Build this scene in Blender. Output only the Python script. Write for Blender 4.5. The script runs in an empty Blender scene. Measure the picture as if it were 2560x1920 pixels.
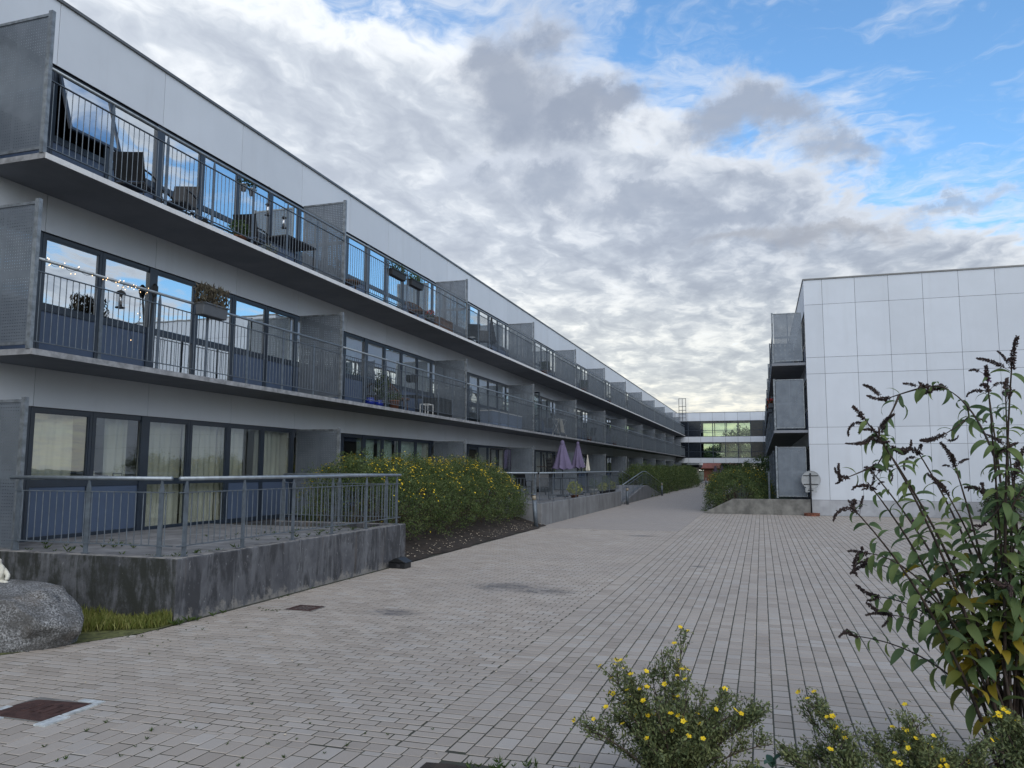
import bpy, bmesh, math, random
import numpy as np
from mathutils import Vector, Matrix, Euler
rnd = random.Random(7)
SC = bpy.context.scene
COL = SC.collection
R = math.radians
PI = math.pi

# ------------------------------------------------------------------ camera
CAM = bpy.data.cameras.new('camera')
CAM.sensor_width = 36.0
CAM.lens = 1950 / 2560 * 36
CAM.clip_start = 0.05
CAM.clip_end = 2000
camo = bpy.data.objects.new('camera', CAM)
COL.objects.link(camo)
CX = Vector((0.9531223, 0.30256754, 0.00328087))
CY = Vector((0.02941695, -0.10344729, 0.99419983))
CZ = Vector((0.30115199, -0.94749752, -0.10749854))
CAMH = 1.85
camo.matrix_world = Matrix(((CX.x, CY.x, CZ.x, 0), (CX.y, CY.y, CZ.y, 0), (CX.z, CY.z, CZ.z, CAMH), (0, 0, 0, 1)))
SC.camera = camo

# ------------------------------------------------------------------ sky, sun, exposure
SUN_AZ, SUN_EL = 146.0, 38.0          # degrees clockwise from +Y: soft fill added behind the camera for walls and paving
W = bpy.data.worlds.new('World')
SC.world = W
W.use_nodes = True
nt = W.node_tree
nt.nodes.clear()


class N:
    """tiny node-graph helper"""
    def __init__(s, tree): s.t = tree
    def n(s, typ, **kw):
        o = s.t.nodes.new(typ)
        for k, v in kw.items(): setattr(o, k, v)
        return o
    def set(s, sock, v):
        if v is None: return
        if hasattr(v, 'links') or isinstance(v, bpy.types.NodeSocket): s.t.links.new(v, sock)
        else: sock.default_value = v
    def m(s, op, a, b=None, c=None, clamp=False):
        o = s.n('ShaderNodeMath', operation=op, use_clamp=clamp)
        s.set(o.inputs[0], a); s.set(o.inputs[1], b); s.set(o.inputs[2], c)
        return o.outputs[0]
    def v(s, op, a, b=None, scale=None):
        o = s.n('ShaderNodeVectorMath', operation=op)
        s.set(o.inputs[0], a); s.set(o.inputs[1], b)
        if scale is not None: s.set(o.inputs['Scale'], scale)
        return o.outputs['Value'] if op in ('DOT_PRODUCT', 'LENGTH', 'DISTANCE') else o.outputs['Vector']
    def ss(s, x, a, b, lo=0.0, hi=1.0):
        o = s.n('ShaderNodeMapRange', interpolation_type='SMOOTHSTEP')
        s.set(o.inputs[0], x)
        for i, q in enumerate((a, b, lo, hi)): s.set(o.inputs[i + 1], q)
        return o.outputs[0]
    def noise(s, vec, scale, detail=4.0, rough=0.55, dist=0.0, typ='FBM', dims='3D'):
        o = s.n('ShaderNodeTexNoise', noise_dimensions=dims)
        try: o.noise_type = typ
        except Exception: pass
        s.set(o.inputs['Vector'], vec); s.set(o.inputs['Scale'], scale); s.set(o.inputs['Detail'], detail)
        s.set(o.inputs['Roughness'], rough); s.set(o.inputs['Distortion'], dist)
        return o.outputs['Fac'], o.outputs['Color']
    def mix(s, f, a, b, blend='MIX'):
        o = s.n('ShaderNodeMix', data_type='RGBA', blend_type=blend)
        s.set(o.inputs[0], f); s.set(o.inputs[6], a); s.set(o.inputs[7], b)
        return o.outputs[2]
    def ramp(s, f, stops, interp='LINEAR'):
        o = s.n('ShaderNodeValToRGB')
        o.color_ramp.interpolation = interp
        el = o.color_ramp.elements
        while len(el) < len(stops): el.new(0.5)
        for e, (p, c) in zip(el, stops):
            e.position = p; e.color = (*c, 1) if len(c) == 3 else c
        s.set(o.inputs[0], f)
        return o.outputs[0]
    def comb(s, x, y, z):
        o = s.n('ShaderNodeCombineXYZ'); s.set(o.inputs[0], x); s.set(o.inputs[1], y); s.set(o.inputs[2], z)
        return o.outputs[0]


g = N(nt)
SKY_STRENGTH = 0.10
tc = g.n('ShaderNodeTexCoord')
D = g.v('NORMALIZE', tc.outputs['Generated'])
sep = g.n('ShaderNodeSeparateXYZ'); g.set(sep.inputs[0], D)
dx, dy, dz = sep.outputs
up = g.m('ADD', g.m('MAXIMUM', dz, 0.0), 0.10)
P2 = g.comb(g.m('DIVIDE', dx, up), g.m('DIVIDE', dy, up), 0.0)      # the cloud layer seen from below
nish = g.n('ShaderNodeTexSky', sky_type='NISHITA')
nish.sun_disc = False
nish.sun_elevation = R(SUN_EL)
nish.sun_rotation = R(SUN_AZ)
nish.air_density = 1.0
nish.dust_density = 0.5
nish.ozone_density = 2.0
sky = g.mix(1.0, nish.outputs[0], (1.12, 1.5, 1.66, 1), 'MULTIPLY')
_, warpc = g.noise(P2, 2.4, 4, 0.6)
warp = g.v('SCALE', g.v('SUBTRACT', warpc, (0.5, 0.5, 0.5)), None, 0.30)
Pw = g.v('ADD', P2, warp)
sw = g.n('ShaderNodeSeparateXYZ'); g.set(sw.inputs[0], Pw)
lay = g.m('SUBTRACT', g.m('SUBTRACT', sw.outputs[1], 1.45), g.m('MULTIPLY', g.m('ADD', sw.outputs[0], 0.2), 1.04))
deck = g.m('MAXIMUM', g.ss(lay, -0.10, 0.62), g.ss(lay, -0.6, -2.0, 0.0, 0.60))     # closed ahead, broken behind
n1, _ = g.noise(g.v('MULTIPLY', Pw, (1.0, 0.52, 1.0)), 8.6, 6, 0.56, 0.2)       # altocumulus cells
n2, _ = g.noise(P2, 1.5, 4, 0.55)                                              # broad thick and thin areas
n3, _ = g.noise(g.v('MULTIPLY', g.v('ADD', Pw, warp), (1.0, 2.2, 1.0)), 3.6, 7, 0.62, 0.12)        # wisps
dens = g.m('ADD', g.m('ADD', g.m('MULTIPLY', g.m('SUBTRACT', n1, 0.5), 2.0), g.m('MULTIPLY', g.m('SUBTRACT', n2, 0.5), 1.3)),
           g.m('SUBTRACT', g.m('MULTIPLY', deck, 1.25), 0.45))
a_deck = g.ss(dens, -0.15, 0.42)
a_wisp = g.m('MULTIPLY', g.ss(g.m('ADD', n3, g.m('MULTIPLY', lay, 0.22)), 0.40, 0.78), 0.80)
thick = g.ss(dens, 0.05, 1.35)
SUND = Vector((math.sin(R(SUN_AZ)) * math.cos(R(SUN_EL)), math.cos(R(SUN_AZ)) * math.cos(R(SUN_EL)), math.sin(R(SUN_EL))))
thin = g.ss(g.v('DOT_PRODUCT', D, (-0.70, 0.58, 0.42)), 0.62, 1.0)              # backlit glow painted into the cloud colour on the left
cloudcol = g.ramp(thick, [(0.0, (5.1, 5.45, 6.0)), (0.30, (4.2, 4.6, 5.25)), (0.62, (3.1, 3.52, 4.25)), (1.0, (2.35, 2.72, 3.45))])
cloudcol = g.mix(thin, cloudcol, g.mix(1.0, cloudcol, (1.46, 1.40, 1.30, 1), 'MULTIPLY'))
lowb = g.m('MULTIPLY', g.ss(dz, 0.30, 0.07), g.ss(g.v('DOT_PRODUCT', D, (-0.08, 0.99, 0.1)), 0.80, 0.98))       # lighter towards the far horizon
cloudcol = g.mix(lowb, cloudcol, g.mix(1.0, cloudcol, (1.50, 1.40, 1.18, 1), 'MULTIPLY'))
base = g.mix(a_wisp, sky, (5.6, 6.0, 6.6, 1))
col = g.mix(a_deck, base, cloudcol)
# low cumulus ahead: each a heap of lobes with a ragged edge, pale rim and grey belly
safe = g.m('MAXIMUM', dy, 0.15)
UV = g.comb(g.m('DIVIDE', dx, safe), g.m('DIVIDE', dz, safe), 0.0)
_, e1 = g.noise(UV, 9.0, 7, 0.62)
UVw = g.v('ADD', UV, g.v('SCALE', g.v('SUBTRACT', e1, (0.5, 0.5, 0.5)), None, 0.17))
nin, _ = g.noise(UVw, 14.0, 6, 0.6)
sv = g.n('ShaderNodeSeparateXYZ'); g.set(sv.inputs[0], UVw)


def cumulus(col, lobes, dark, rim, soft, amount):
    f = None
    for (u, v, ru, rv) in lobes:
        q = g.v('LENGTH', g.v('MULTIPLY', g.v('SUBTRACT', UVw, (u, v, 0)), (1 / ru, 1 / rv, 0)))
        f = q if f is None else g.n_smin(f, q)
    a = g.m('MULTIPLY', g.ss(f, 1.0, 1.0 - soft), amount)
    vc = sum(l[1] for l in lobes) / len(lobes); rv = max(l[3] for l in lobes)
    belly = g.ss(g.m('ADD', g.m('ADD', f, g.m('MULTIPLY', g.m('SUBTRACT', nin, 0.5), 0.9)), g.m('MULTIPLY', g.m('SUBTRACT', sv.outputs[1], vc), 0.5 / rv)), 1.10, 0.30)
    return g.mix(a, col, g.mix(belly, rim, dark))


def _smin(a, b):
    o = g.n('ShaderNodeMath', operation='SMOOTH_MIN'); g.set(o.inputs[0], a); g.set(o.inputs[1], b); o.inputs[2].default_value = 0.35
    return o.outputs[0]


g.n_smin = _smin
DK, DK2, RM = (2.35, 2.72, 3.45, 1), (2.6, 3.0, 3.75, 1), (4.6, 5.0, 5.7, 1)
col = cumulus(col, [(-0.36, 0.42, 0.11, 0.045), (-0.26, 0.395, 0.12, 0.05), (-0.14, 0.36, 0.11, 0.04), (-0.03, 0.335, 0.10, 0.03)], DK2, RM, 0.75, 0.80)
col = cumulus(col, [(0.10, 0.30, 0.14, 0.025), (0.22, 0.31, 0.10, 0.02), (0.0, 0.29, 0.1, 0.02)], (2.9, 3.05, 3.4, 1), RM, 0.8, 0.6)
col = cumulus(col, [(-0.345, 0.575, 0.095, 0.095), (-0.29, 0.595, 0.09, 0.085), (-0.315, 0.515, 0.105, 0.09), (-0.27, 0.50, 0.09, 0.07)], DK, RM, 0.80, 0.92)
col = cumulus(col, [(-0.215, 0.52, 0.078, 0.06), (-0.18, 0.505, 0.066, 0.05), (-0.235, 0.485, 0.078, 0.054)], DK, RM, 0.75, 0.93)
col = cumulus(col, [(-0.03, 0.445, 0.072, 0.06), (0.0, 0.462, 0.072, 0.06), (0.03, 0.44, 0.072, 0.05)], DK2, RM, 0.75, 0.94)
col = cumulus(col, [(0.085, 0.395, 0.075, 0.042), (0.13, 0.398, 0.06, 0.034)], DK2, RM, 0.90, 0.82)
hz = g.ss(dz, 0.13, 0.02)
col = g.mix(g.m('MULTIPLY', hz, g.ss(n1, 0.62, 0.35, 0.35, 0.85)), col, (6.9, 6.4, 5.0, 1))
col = g.mix(g.ss(dz, 0.0, -0.02), col, (1.2, 1.25, 1.25, 1))
bg = g.n('ShaderNodeBackground'); g.set(bg.inputs[0], col); bg.inputs[1].default_value = SKY_STRENGTH
wo = g.n('ShaderNodeOutputWorld'); nt.links.new(bg.outputs[0], wo.inputs[0])
try:
    W.cycles.sampling_method = 'MANUAL'; W.cycles.sample_map_resolution = 512
except Exception: pass

sl = bpy.data.lights.new('fill_sun', 'SUN')
sl.energy = 1.35; sl.angle = R(70); sl.color = (1.0, 0.965, 0.92)  # broad fill lamp added from behind the camera
so = bpy.data.objects.new('fill_sun', sl); COL.objects.link(so)
so.rotation_euler = (-SUND).to_track_quat('-Z', 'Y').to_euler()
so.location = (-40, 40, 40)
SC.view_settings.view_transform = 'Standard'
SC.view_settings.look = 'None'
SC.view_settings.exposure = 0.56
SC.view_settings.gamma = 1.0
SC.render.engine = 'CYCLES'
SC.cycles.max_bounces = 7
SC.cycles.transparent_max_bounces = 24
SC.cycles.use_denoising = True
SC.cycles.caustics_reflective = False
SC.cycles.caustics_refractive = False

# ------------------------------------------------------------------ materials
MATS = {}


def mat(name, col, rough=0.7, metal=0.0, var=0.10, vscale=3.0, bump=0.0, bscale=60.0, streak=None, rand=0.0, spec=0.4, col2=None, sub=0.0):
    m = bpy.data.materials.new(name); m.use_nodes = True
    t = m.node_tree; h = N(t)
    b = t.nodes['Principled BSDF']
    geo = h.n('ShaderNodeNewGeometry')
    pos = geo.outputs['Position']
    f, _ = h.noise(pos, vscale, 5, 0.6)
    c2 = col2 or tuple(max(0.0, c * (1 - 2.2 * var)) for c in col)
    c = h.mix(h.ss(f, 0.3, 0.7), (*c2, 1), (*col, 1))
    if streak:                                  # vertical run-off marks with their own shape
        sc, amt, scol = streak
        f2, _ = h.noise(h.v('MULTIPLY', pos, (sc, sc, sc * 0.07)), 1.0, 5, 0.65)
        c = h.mix(h.m('MULTIPLY', h.ss(f2, 0.50, 0.72), amt), c, (*scol, 1))
    if rand:
        oi = h.n('ShaderNodeObjectInfo')
        rr = h.m('FRACT', h.m('ADD', oi.outputs['Random'], geo.outputs['Random Per Island']))
        k = h.m('ADD', h.m('MULTIPLY', rr, 2 * rand), 1 - rand)
        c = h.mix(1.0, c, h.comb(k, k, k), 'MULTIPLY')
    h.set(b.inputs['Base Color'], c)
    rgh = h.m('ADD', h.m('MULTIPLY', h.m('SUBTRACT', f, 0.5), 0.25), rough, clamp=True)
    h.set(b.inputs['Roughness'], rgh)
    b.inputs['Metallic'].default_value = metal
    b.inputs['Specular IOR Level'].default_value = spec
    if bump:
        bf, _ = h.noise(pos, bscale, 4, 0.6)
        bn = h.n('ShaderNodeBump'); bn.inputs['Strength'].default_value = bump; bn.inputs['Distance'].default_value = 0.01
        h.set(bn.inputs['Height'], bf); h.set(b.inputs['Normal'], bn.outputs[0])
    MATS[name] = m
    return m


def leafmat(name, c1, c2, c3, trans=0.25, rough=0.55, flat=None):
    """foliage: colour differs leaf by leaf, some light passes through"""
    m = bpy.data.materials.new(name); m.use_nodes = True
    t = m.node_tree; h = N(t)
    b = t.nodes['Principled BSDF']
    geo = h.n('ShaderNodeNewGeometry'); oi = h.n('ShaderNodeObjectInfo')
    rr = h.m('FRACT', h.m('ADD', oi.outputs['Random'], geo.outputs['Random Per Island']))
    f, _ = h.noise(geo.outputs['Position'], 2.2 if flat is None else flat, 3, 0.6)
    k = h.m('ADD', h.m('MULTIPLY', rr, 0.55), h.m('MULTIPLY', f, 0.5))
    c = h.ramp(k, [(0.2, c1), (0.5, c2), (0.85, c3)])
    h.set(b.inputs['Base Color'], c)
    b.inputs['Roughness'].default_value = rough
    b.inputs['Specular IOR Level'].default_value = 0.3
    tr = h.n('ShaderNodeBsdfTranslucent'); h.set(tr.inputs[0], c)
    mx = h.n('ShaderNodeMixShader'); mx.inputs[0].default_value = trans
    t.links.new(b.outputs[0], mx.inputs[1]); t.links.new(tr.outputs[0], mx.inputs[2])
    t.links.new(mx.outputs[0], t.nodes['Material Output'].inputs[0])
    MATS[name] = m
    return m


def glassmat(name, base_refl, tint=(0.86, 0.92, 0.90), boost=1.6):
    m = bpy.data.materials.new(name); m.use_nodes = True
    t = m.node_tree; h = N(t); t.nodes.clear()
    geo = h.n('ShaderNodeNewGeometry')
    cs = h.m('ABSOLUTE', h.v('DOT_PRODUCT', geo.outputs['Incoming'], geo.outputs['Normal']))
    k5 = h.m('POWER', h.m('SUBTRACT', 1.0, cs), 4.0)
    fac = h.m('ADD', h.m('MULTIPLY', k5, boost * (1 - base_refl)), base_refl, clamp=True)
    fac = h.m('MULTIPLY', fac, h.m('SUBTRACT', 1.0, geo.outputs['Backfacing']))
    tp = h.n('ShaderNodeBsdfTransparent'); tp.inputs[0].default_value = (*tint, 1)
    gl = h.n('ShaderNodeBsdfGlossy'); gl.inputs['Roughness'].default_value = 0.0
    gl.inputs[0].default_value = (0.92, 0.97, 1.0, 1)
    bf, _ = h.noise(geo.outputs['Position'], 1.3, 2, 0.5)
    bn = h.n('ShaderNodeBump'); bn.inputs['Strength'].default_value = 0.06; bn.inputs['Distance'].default_value = 0.02
    h.set(bn.inputs['Height'], bf); h.set(gl.inputs['Normal'], bn.outputs[0])
    mx = h.n('ShaderNodeMixShader'); h.set(mx.inputs[0], fac)
    t.links.new(tp.outputs[0], mx.inputs[1]); t.links.new(gl.outputs[0], mx.inputs[2])
    o = h.n('ShaderNodeOutputMaterial'); t.links.new(mx.outputs[0], o.inputs[0])
    MATS[name] = m
    return m


mat('facade', (0.565, 0.60, 0.655), 0.45, var=0.03, vscale=0.7, rand=0.045, bump=0.02, bscale=300, streak=(2.2, 0.22, (0.44, 0.46, 0.49)))
mat('backing', (0.03, 0.03, 0.035), 0.9)
mat('trim', (0.16, 0.16, 0.16), 0.4, 0.6, var=0.1)
mat('frame', (0.022, 0.033, 0.052), 0.35, var=0.1, spec=0.5)
mat('infill', (0.070, 0.100, 0.165), 0.5, var=0.06, vscale=1.5)
mat('galv', (0.26, 0.285, 0.31), 0.5, 0.55, var=0.22, vscale=9, bump=0.05, bscale=40, rand=0.08)
mat('rail', (0.13, 0.155, 0.185), 0.48, 0.35, var=0.15, vscale=12, rand=0.06)
mat('handrail', (0.30, 0.34, 0.38), 0.42, 0.6, var=0.12, vscale=10)
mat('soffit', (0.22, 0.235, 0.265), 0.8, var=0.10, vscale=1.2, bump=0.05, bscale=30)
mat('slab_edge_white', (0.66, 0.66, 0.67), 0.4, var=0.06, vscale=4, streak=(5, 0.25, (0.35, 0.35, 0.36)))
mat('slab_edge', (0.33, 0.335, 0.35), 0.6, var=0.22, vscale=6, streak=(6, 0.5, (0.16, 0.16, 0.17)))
mat('room', (0.55, 0.54, 0.50), 0.8, var=0.04)
mat('roomfloor', (0.16, 0.11, 0.07), 0.6, var=0.1)
mat('roofing', (0.09, 0.09, 0.095), 0.9)
mat('curtain_pale', (0.50, 0.49, 0.43), 0.8, var=0.06, vscale=2)
mat('curtain_green', (0.44, 0.56, 0.50), 0.8, var=0.08, vscale=2)
mat('soil', (0.038, 0.028, 0.022), 0.95, var=0.3, vscale=9, bump=0.6, bscale=70)
mat('joint', (0.048, 0.044, 0.038), 0.95, var=0.3, vscale=14, bump=0.3, bscale=90, col2=(0.035, 0.040, 0.024))
mat('black_plastic', (0.012, 0.013, 0.015), 0.45, var=0.1)
mat('dark_metal', (0.03, 0.032, 0.036), 0.5, 0.4, var=0.15)
mat('white_paint', (0.70, 0.71, 0.70), 0.5, var=0.08, vscale=8)
glassmat('glass', 0.74, (0.86, 0.92, 0.90), 0.9)
glassmat('glass_low', 0.20, (0.94, 0.96, 0.94), 0.8)
glassmat('glass_link', 0.08, (0.86, 0.92, 0.84), 0.8)
mat('dark_glass', (0.010, 0.014, 0.022), 0.12, var=0.05, spec=0.6)


def paver_material():
    m = bpy.data.materials.new('paver'); m.use_nodes = True
    t = m.node_tree; h = N(t); b = t.nodes['Principled BSDF']
    geo = h.n('ShaderNodeNewGeometry'); oi = h.n('ShaderNodeObjectInfo'); pos = geo.outputs['Position']
    rr = h.m('FRACT', h.m('ADD', oi.outputs['Random'], geo.outputs['Random Per Island']))
    c = h.ramp(rr, [(0.0, (0.277, 0.240, 0.206)), (0.25, (0.320, 0.280, 0.243)), (0.6, (0.341, 0.300, 0.262)), (0.85, (0.360, 0.322, 0.286)), (0.95, (0.345, 0.316, 0.288)), (1.0, (0.378, 0.346, 0.315))])
    f, _ = h.noise(pos, 0.55, 5, 0.6)
    c = h.mix(h.ss(f, 0.3, 0.72, 0.0, 0.42), c, (0.245, 0.218, 0.198, 1))
    f5, _ = h.noise(h.v('MULTIPLY', pos, (1.0, 0.25, 1.0)), 1.1, 5, 0.7)      # long traffic marks
    c = h.mix(h.ss(f5, 0.55, 0.75, 0.0, 0.35), c, (0.21, 0.19, 0.175, 1))
    sp, _ = h.noise(pos, 160, 3, 0.7)                    # exposed grit
    c = h.mix(h.ss(sp, 0.62, 0.72, 0.0, 0.7), c, (0.60, 0.57, 0.53, 1))
    c = h.mix(h.ss(sp, 0.40, 0.30, 0.0, 0.6), c, (0.16, 0.15, 0.14, 1))
    # old oil drips
    for (x, y, r) in ((-3.85, 11.9, 0.75), (-3.15, 11.65, 0.55), (-4.55, 9.35, 0.42), (-3.2, 22.0, 0.5), (-4.6, 27.5, 0.7), (-1.2, 15.5, 0.25)):
        dd = h.v('LENGTH', h.v('MULTIPLY', h.v('SUBTRACT', pos, (x, y, 0)), (1 / r, 1 / (r * 0.75), 0)))
        f2, _ = h.noise(pos, 11.0, 6, 0.75)
        a = h.ss(h.m('ADD', dd, h.m('MULTIPLY', h.m('SUBTRACT', f2, 0.5), 1.9)), 1.05, 0.10, 0.0, 0.90)
        a = h.m('MULTIPLY', a, h.ss(h.m('FRACT', h.m('MULTIPLY', rr, 7.3)), 0.0, 1.0, 0.45, 1.0))
        c = h.mix(a, c, (0.075, 0.075, 0.082, 1))
    h.set(b.inputs['Base Color'], c)
    b.inputs['Roughness'].default_value = 0.78
    b.inputs['Specular IOR Level'].default_value = 0.35
    bn = h.n('ShaderNodeBump'); bn.inputs['Strength'].default_value = 0.35; bn.inputs['Distance'].default_value = 0.004
    h.set(bn.inputs['Height'], sp); h.set(b.inputs['Normal'], bn.outputs[0])
    MATS['paver'] = m


paver_material()


def far_paving_material():
    """the path too far off to tell the stones apart"""
    m = bpy.data.materials.new('far_paving'); m.use_nodes = True
    t = m.node_tree; h = N(t); b = t.nodes['Principled BSDF']
    pos = h.n('ShaderNodeNewGeometry').outputs['Position']
    br = h.n('ShaderNodeTexBrick')
    h.set(br.inputs['Vector'], pos)
    br.inputs['Color1'].default_value = (0.290, 0.252, 0.221, 1); br.inputs['Color2'].default_value = (0.335, 0.294, 0.261, 1)
    br.inputs['Mortar'].default_value = (0.13, 0.12, 0.11, 1)
    br.inputs['Scale'].default_value = 1.0; br.inputs['Mortar Size'].default_value = 0.006
    br.inputs['Brick Width'].default_value = 0.213; br.inputs['Row Height'].default_value = 0.108
    f, _ = h.noise(pos, 0.35, 5, 0.65)
    c = h.mix(h.ss(f, 0.35, 0.7, 0.0, 0.35), br.outputs[0], (0.25, 0.23, 0.22, 1))
    h.set(b.inputs['Base Color'], c); b.inputs['Roughness'].default_value = 0.8
    MATS['far_paving'] = m


far_paving_material()


def perforated_material():
    """galvanised sheet with punched round holes (two fields with plain seams)"""
    m = bpy.data.materials.new('perforated'); m.use_nodes = True
    t = m.node_tree; h = N(t); b = t.nodes['Principled BSDF']
    tcn = h.n('ShaderNodeTexCoord'); pos = h.n('ShaderNodeNewGeometry').outputs['Position']
    s = h.n('ShaderNodeSeparateXYZ'); h.set(s.inputs[0], tcn.outputs['Object'])
    pitch = 0.045
    cells = []
    for ax in (s.outputs[0], s.outputs[2]):
        q = h.m('DIVIDE', ax, pitch)
        cells.append(h.m('SUBTRACT', q, h.m('FLOOR', h.m('ADD', q, 0.5))))
    r = h.v('LENGTH', h.comb(cells[0], cells[1], 0.0))
    hole = h.m('LESS_THAN', r, 0.18)
    for ax, lo in ((s.outputs[0], 0.035), ):
        hole = h.m('MULTIPLY', hole, h.m('GREATER_THAN', h.m('ABSOLUTE', ax), lo))
    zz = h.m('ABSOLUTE', h.m('SUBTRACT', s.outputs[2], 0.98))
    hole = h.m('MULTIPLY', hole, h.m('GREATER_THAN', zz, 0.04))
    f, _ = h.noise(pos, 3, 4, 0.6)
    c = h.mix(h.ss(f, 0.3, 0.7), (0.135, 0.157, 0.187, 1), (0.172, 0.197, 0.228, 1))
    h.set(b.inputs['Base Color'], c); b.inputs['Roughness'].default_value = 0.55; b.inputs['Metallic'].default_value = 0.45
    h.set(b.inputs['Alpha'], h.m('SUBTRACT', 1.0, hole))
    MATS['perforated'] = m


perforated_material()


def wall_material():
    """old cast concrete: black algae runs, pale scraped patches near the foot"""
    m = bpy.data.materials.new('old_concrete'); m.use_nodes = True
    t = m.node_tree; h = N(t); b = t.nodes['Principled BSDF']
    geo = h.n('ShaderNodeNewGeometry'); pos = geo.outputs['Position']
    s = h.n('ShaderNodeSeparateXYZ'); h.set(s.inputs[0], pos)
    f, _ = h.noise(pos, 1.6, 6, 0.65)
    c = h.mix(h.ss(f, 0.28, 0.72), (0.050, 0.052, 0.062, 1), (0.150, 0.155, 0.170, 1))
    st, _ = h.noise(h.v('MULTIPLY', pos, (3.4, 3.4, 0.75)), 1.0, 7, 0.72, 0.6)
    c = h.mix(h.ss(h.m('ADD', st, h.m('MULTIPLY', h.m('SUBTRACT', f, 0.5), 0.8)), 0.42, 0.62, 0.0, 0.88), c, (0.024, 0.025, 0.030, 1))
    scr, _ = h.noise(h.v('MULTIPLY', pos, (16.0, 16.0, 9.0)), 1.0, 6, 0.75)
    c = h.mix(h.ss(scr, 0.60, 0.68, 0.0, 0.6), c, (0.26, 0.265, 0.28, 1))
    st2, _ = h.noise(h.v('MULTIPLY', h.v('ADD', pos, (9, 4, 0)), (7.0, 7.0, 0.25)), 1.0, 5, 0.7)
    c = h.mix(h.ss(st2, 0.60, 0.70, 0.0, 0.55), c, (0.27, 0.275, 0.29, 1))
    ru, _ = h.noise(h.v('MULTIPLY', h.v('ADD', pos, (3, 17, 0)), (2.2, 2.2, 0.2)), 1.0, 4, 0.6)
    c = h.mix(h.ss(ru, 0.60, 0.72, 0.0, 0.65), c, (0.085, 0.055, 0.030, 1))
    # spalled, lime-white foot
    sp, _ = h.noise(pos, 5.5, 6, 0.7)
    foot = h.m('SUBTRACT', h.m('MULTIPLY', h.m('SUBTRACT', sp, 0.40), 1.5), h.m('MULTIPLY', s.outputs[2], 1.9))
    c = h.mix(h.ss(foot, -0.05, 0.22, 0.0, 0.62), c, (0.27, 0.255, 0.235, 1))
    # front face grown over with dark algae
    nrm = h.n('ShaderNodeSeparateXYZ'); h.set(nrm.inputs[0], geo.outputs['True Normal'])
    al = h.m('MULTIPLY', h.ss(nrm.outputs[1], -0.5, -0.9), h.m('MULTIPLY', h.m('LESS_THAN', s.outputs[1], 9.0), h.ss(h.m('ADD', h.m('MULTIPLY', st, 1.3), h.m('MULTIPLY', sp, 0.7)), 0.78, 1.12, 0.15, 0.95)))
    c = h.mix(al, c, (0.016, 0.018, 0.014, 1))
    fine, _ = h.noise(pos, 70, 3, 0.6)
    c = h.mix(h.ss(fine, 0.68, 0.78, 0.0, 0.5), c, (0.35, 0.35, 0.34, 1))
    top = h.m('MULTIPLY', h.ss(nrm.outputs[2], 0.6, 0.9), h.ss(sp, 0.35, 0.6))
    c = h.mix(top, c, (0.22, 0.21, 0.20, 1))
    h.set(b.inputs['Base Color'], c); b.inputs['Roughness'].default_value = 0.85
    bn = h.n('ShaderNodeBump'); bn.inputs['Strength'].default_value = 0.4; bn.inputs['Distance'].default_value = 0.01
    h.set(bn.inputs['Height'], h.m('ADD', sp, h.m('MULTIPLY', fine, 0.4))); h.set(b.inputs['Normal'], bn.outputs[0])
    MATS['old_concrete'] = m


wall_material()

# ------------------------------------------------------------------ mesh helpers


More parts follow.
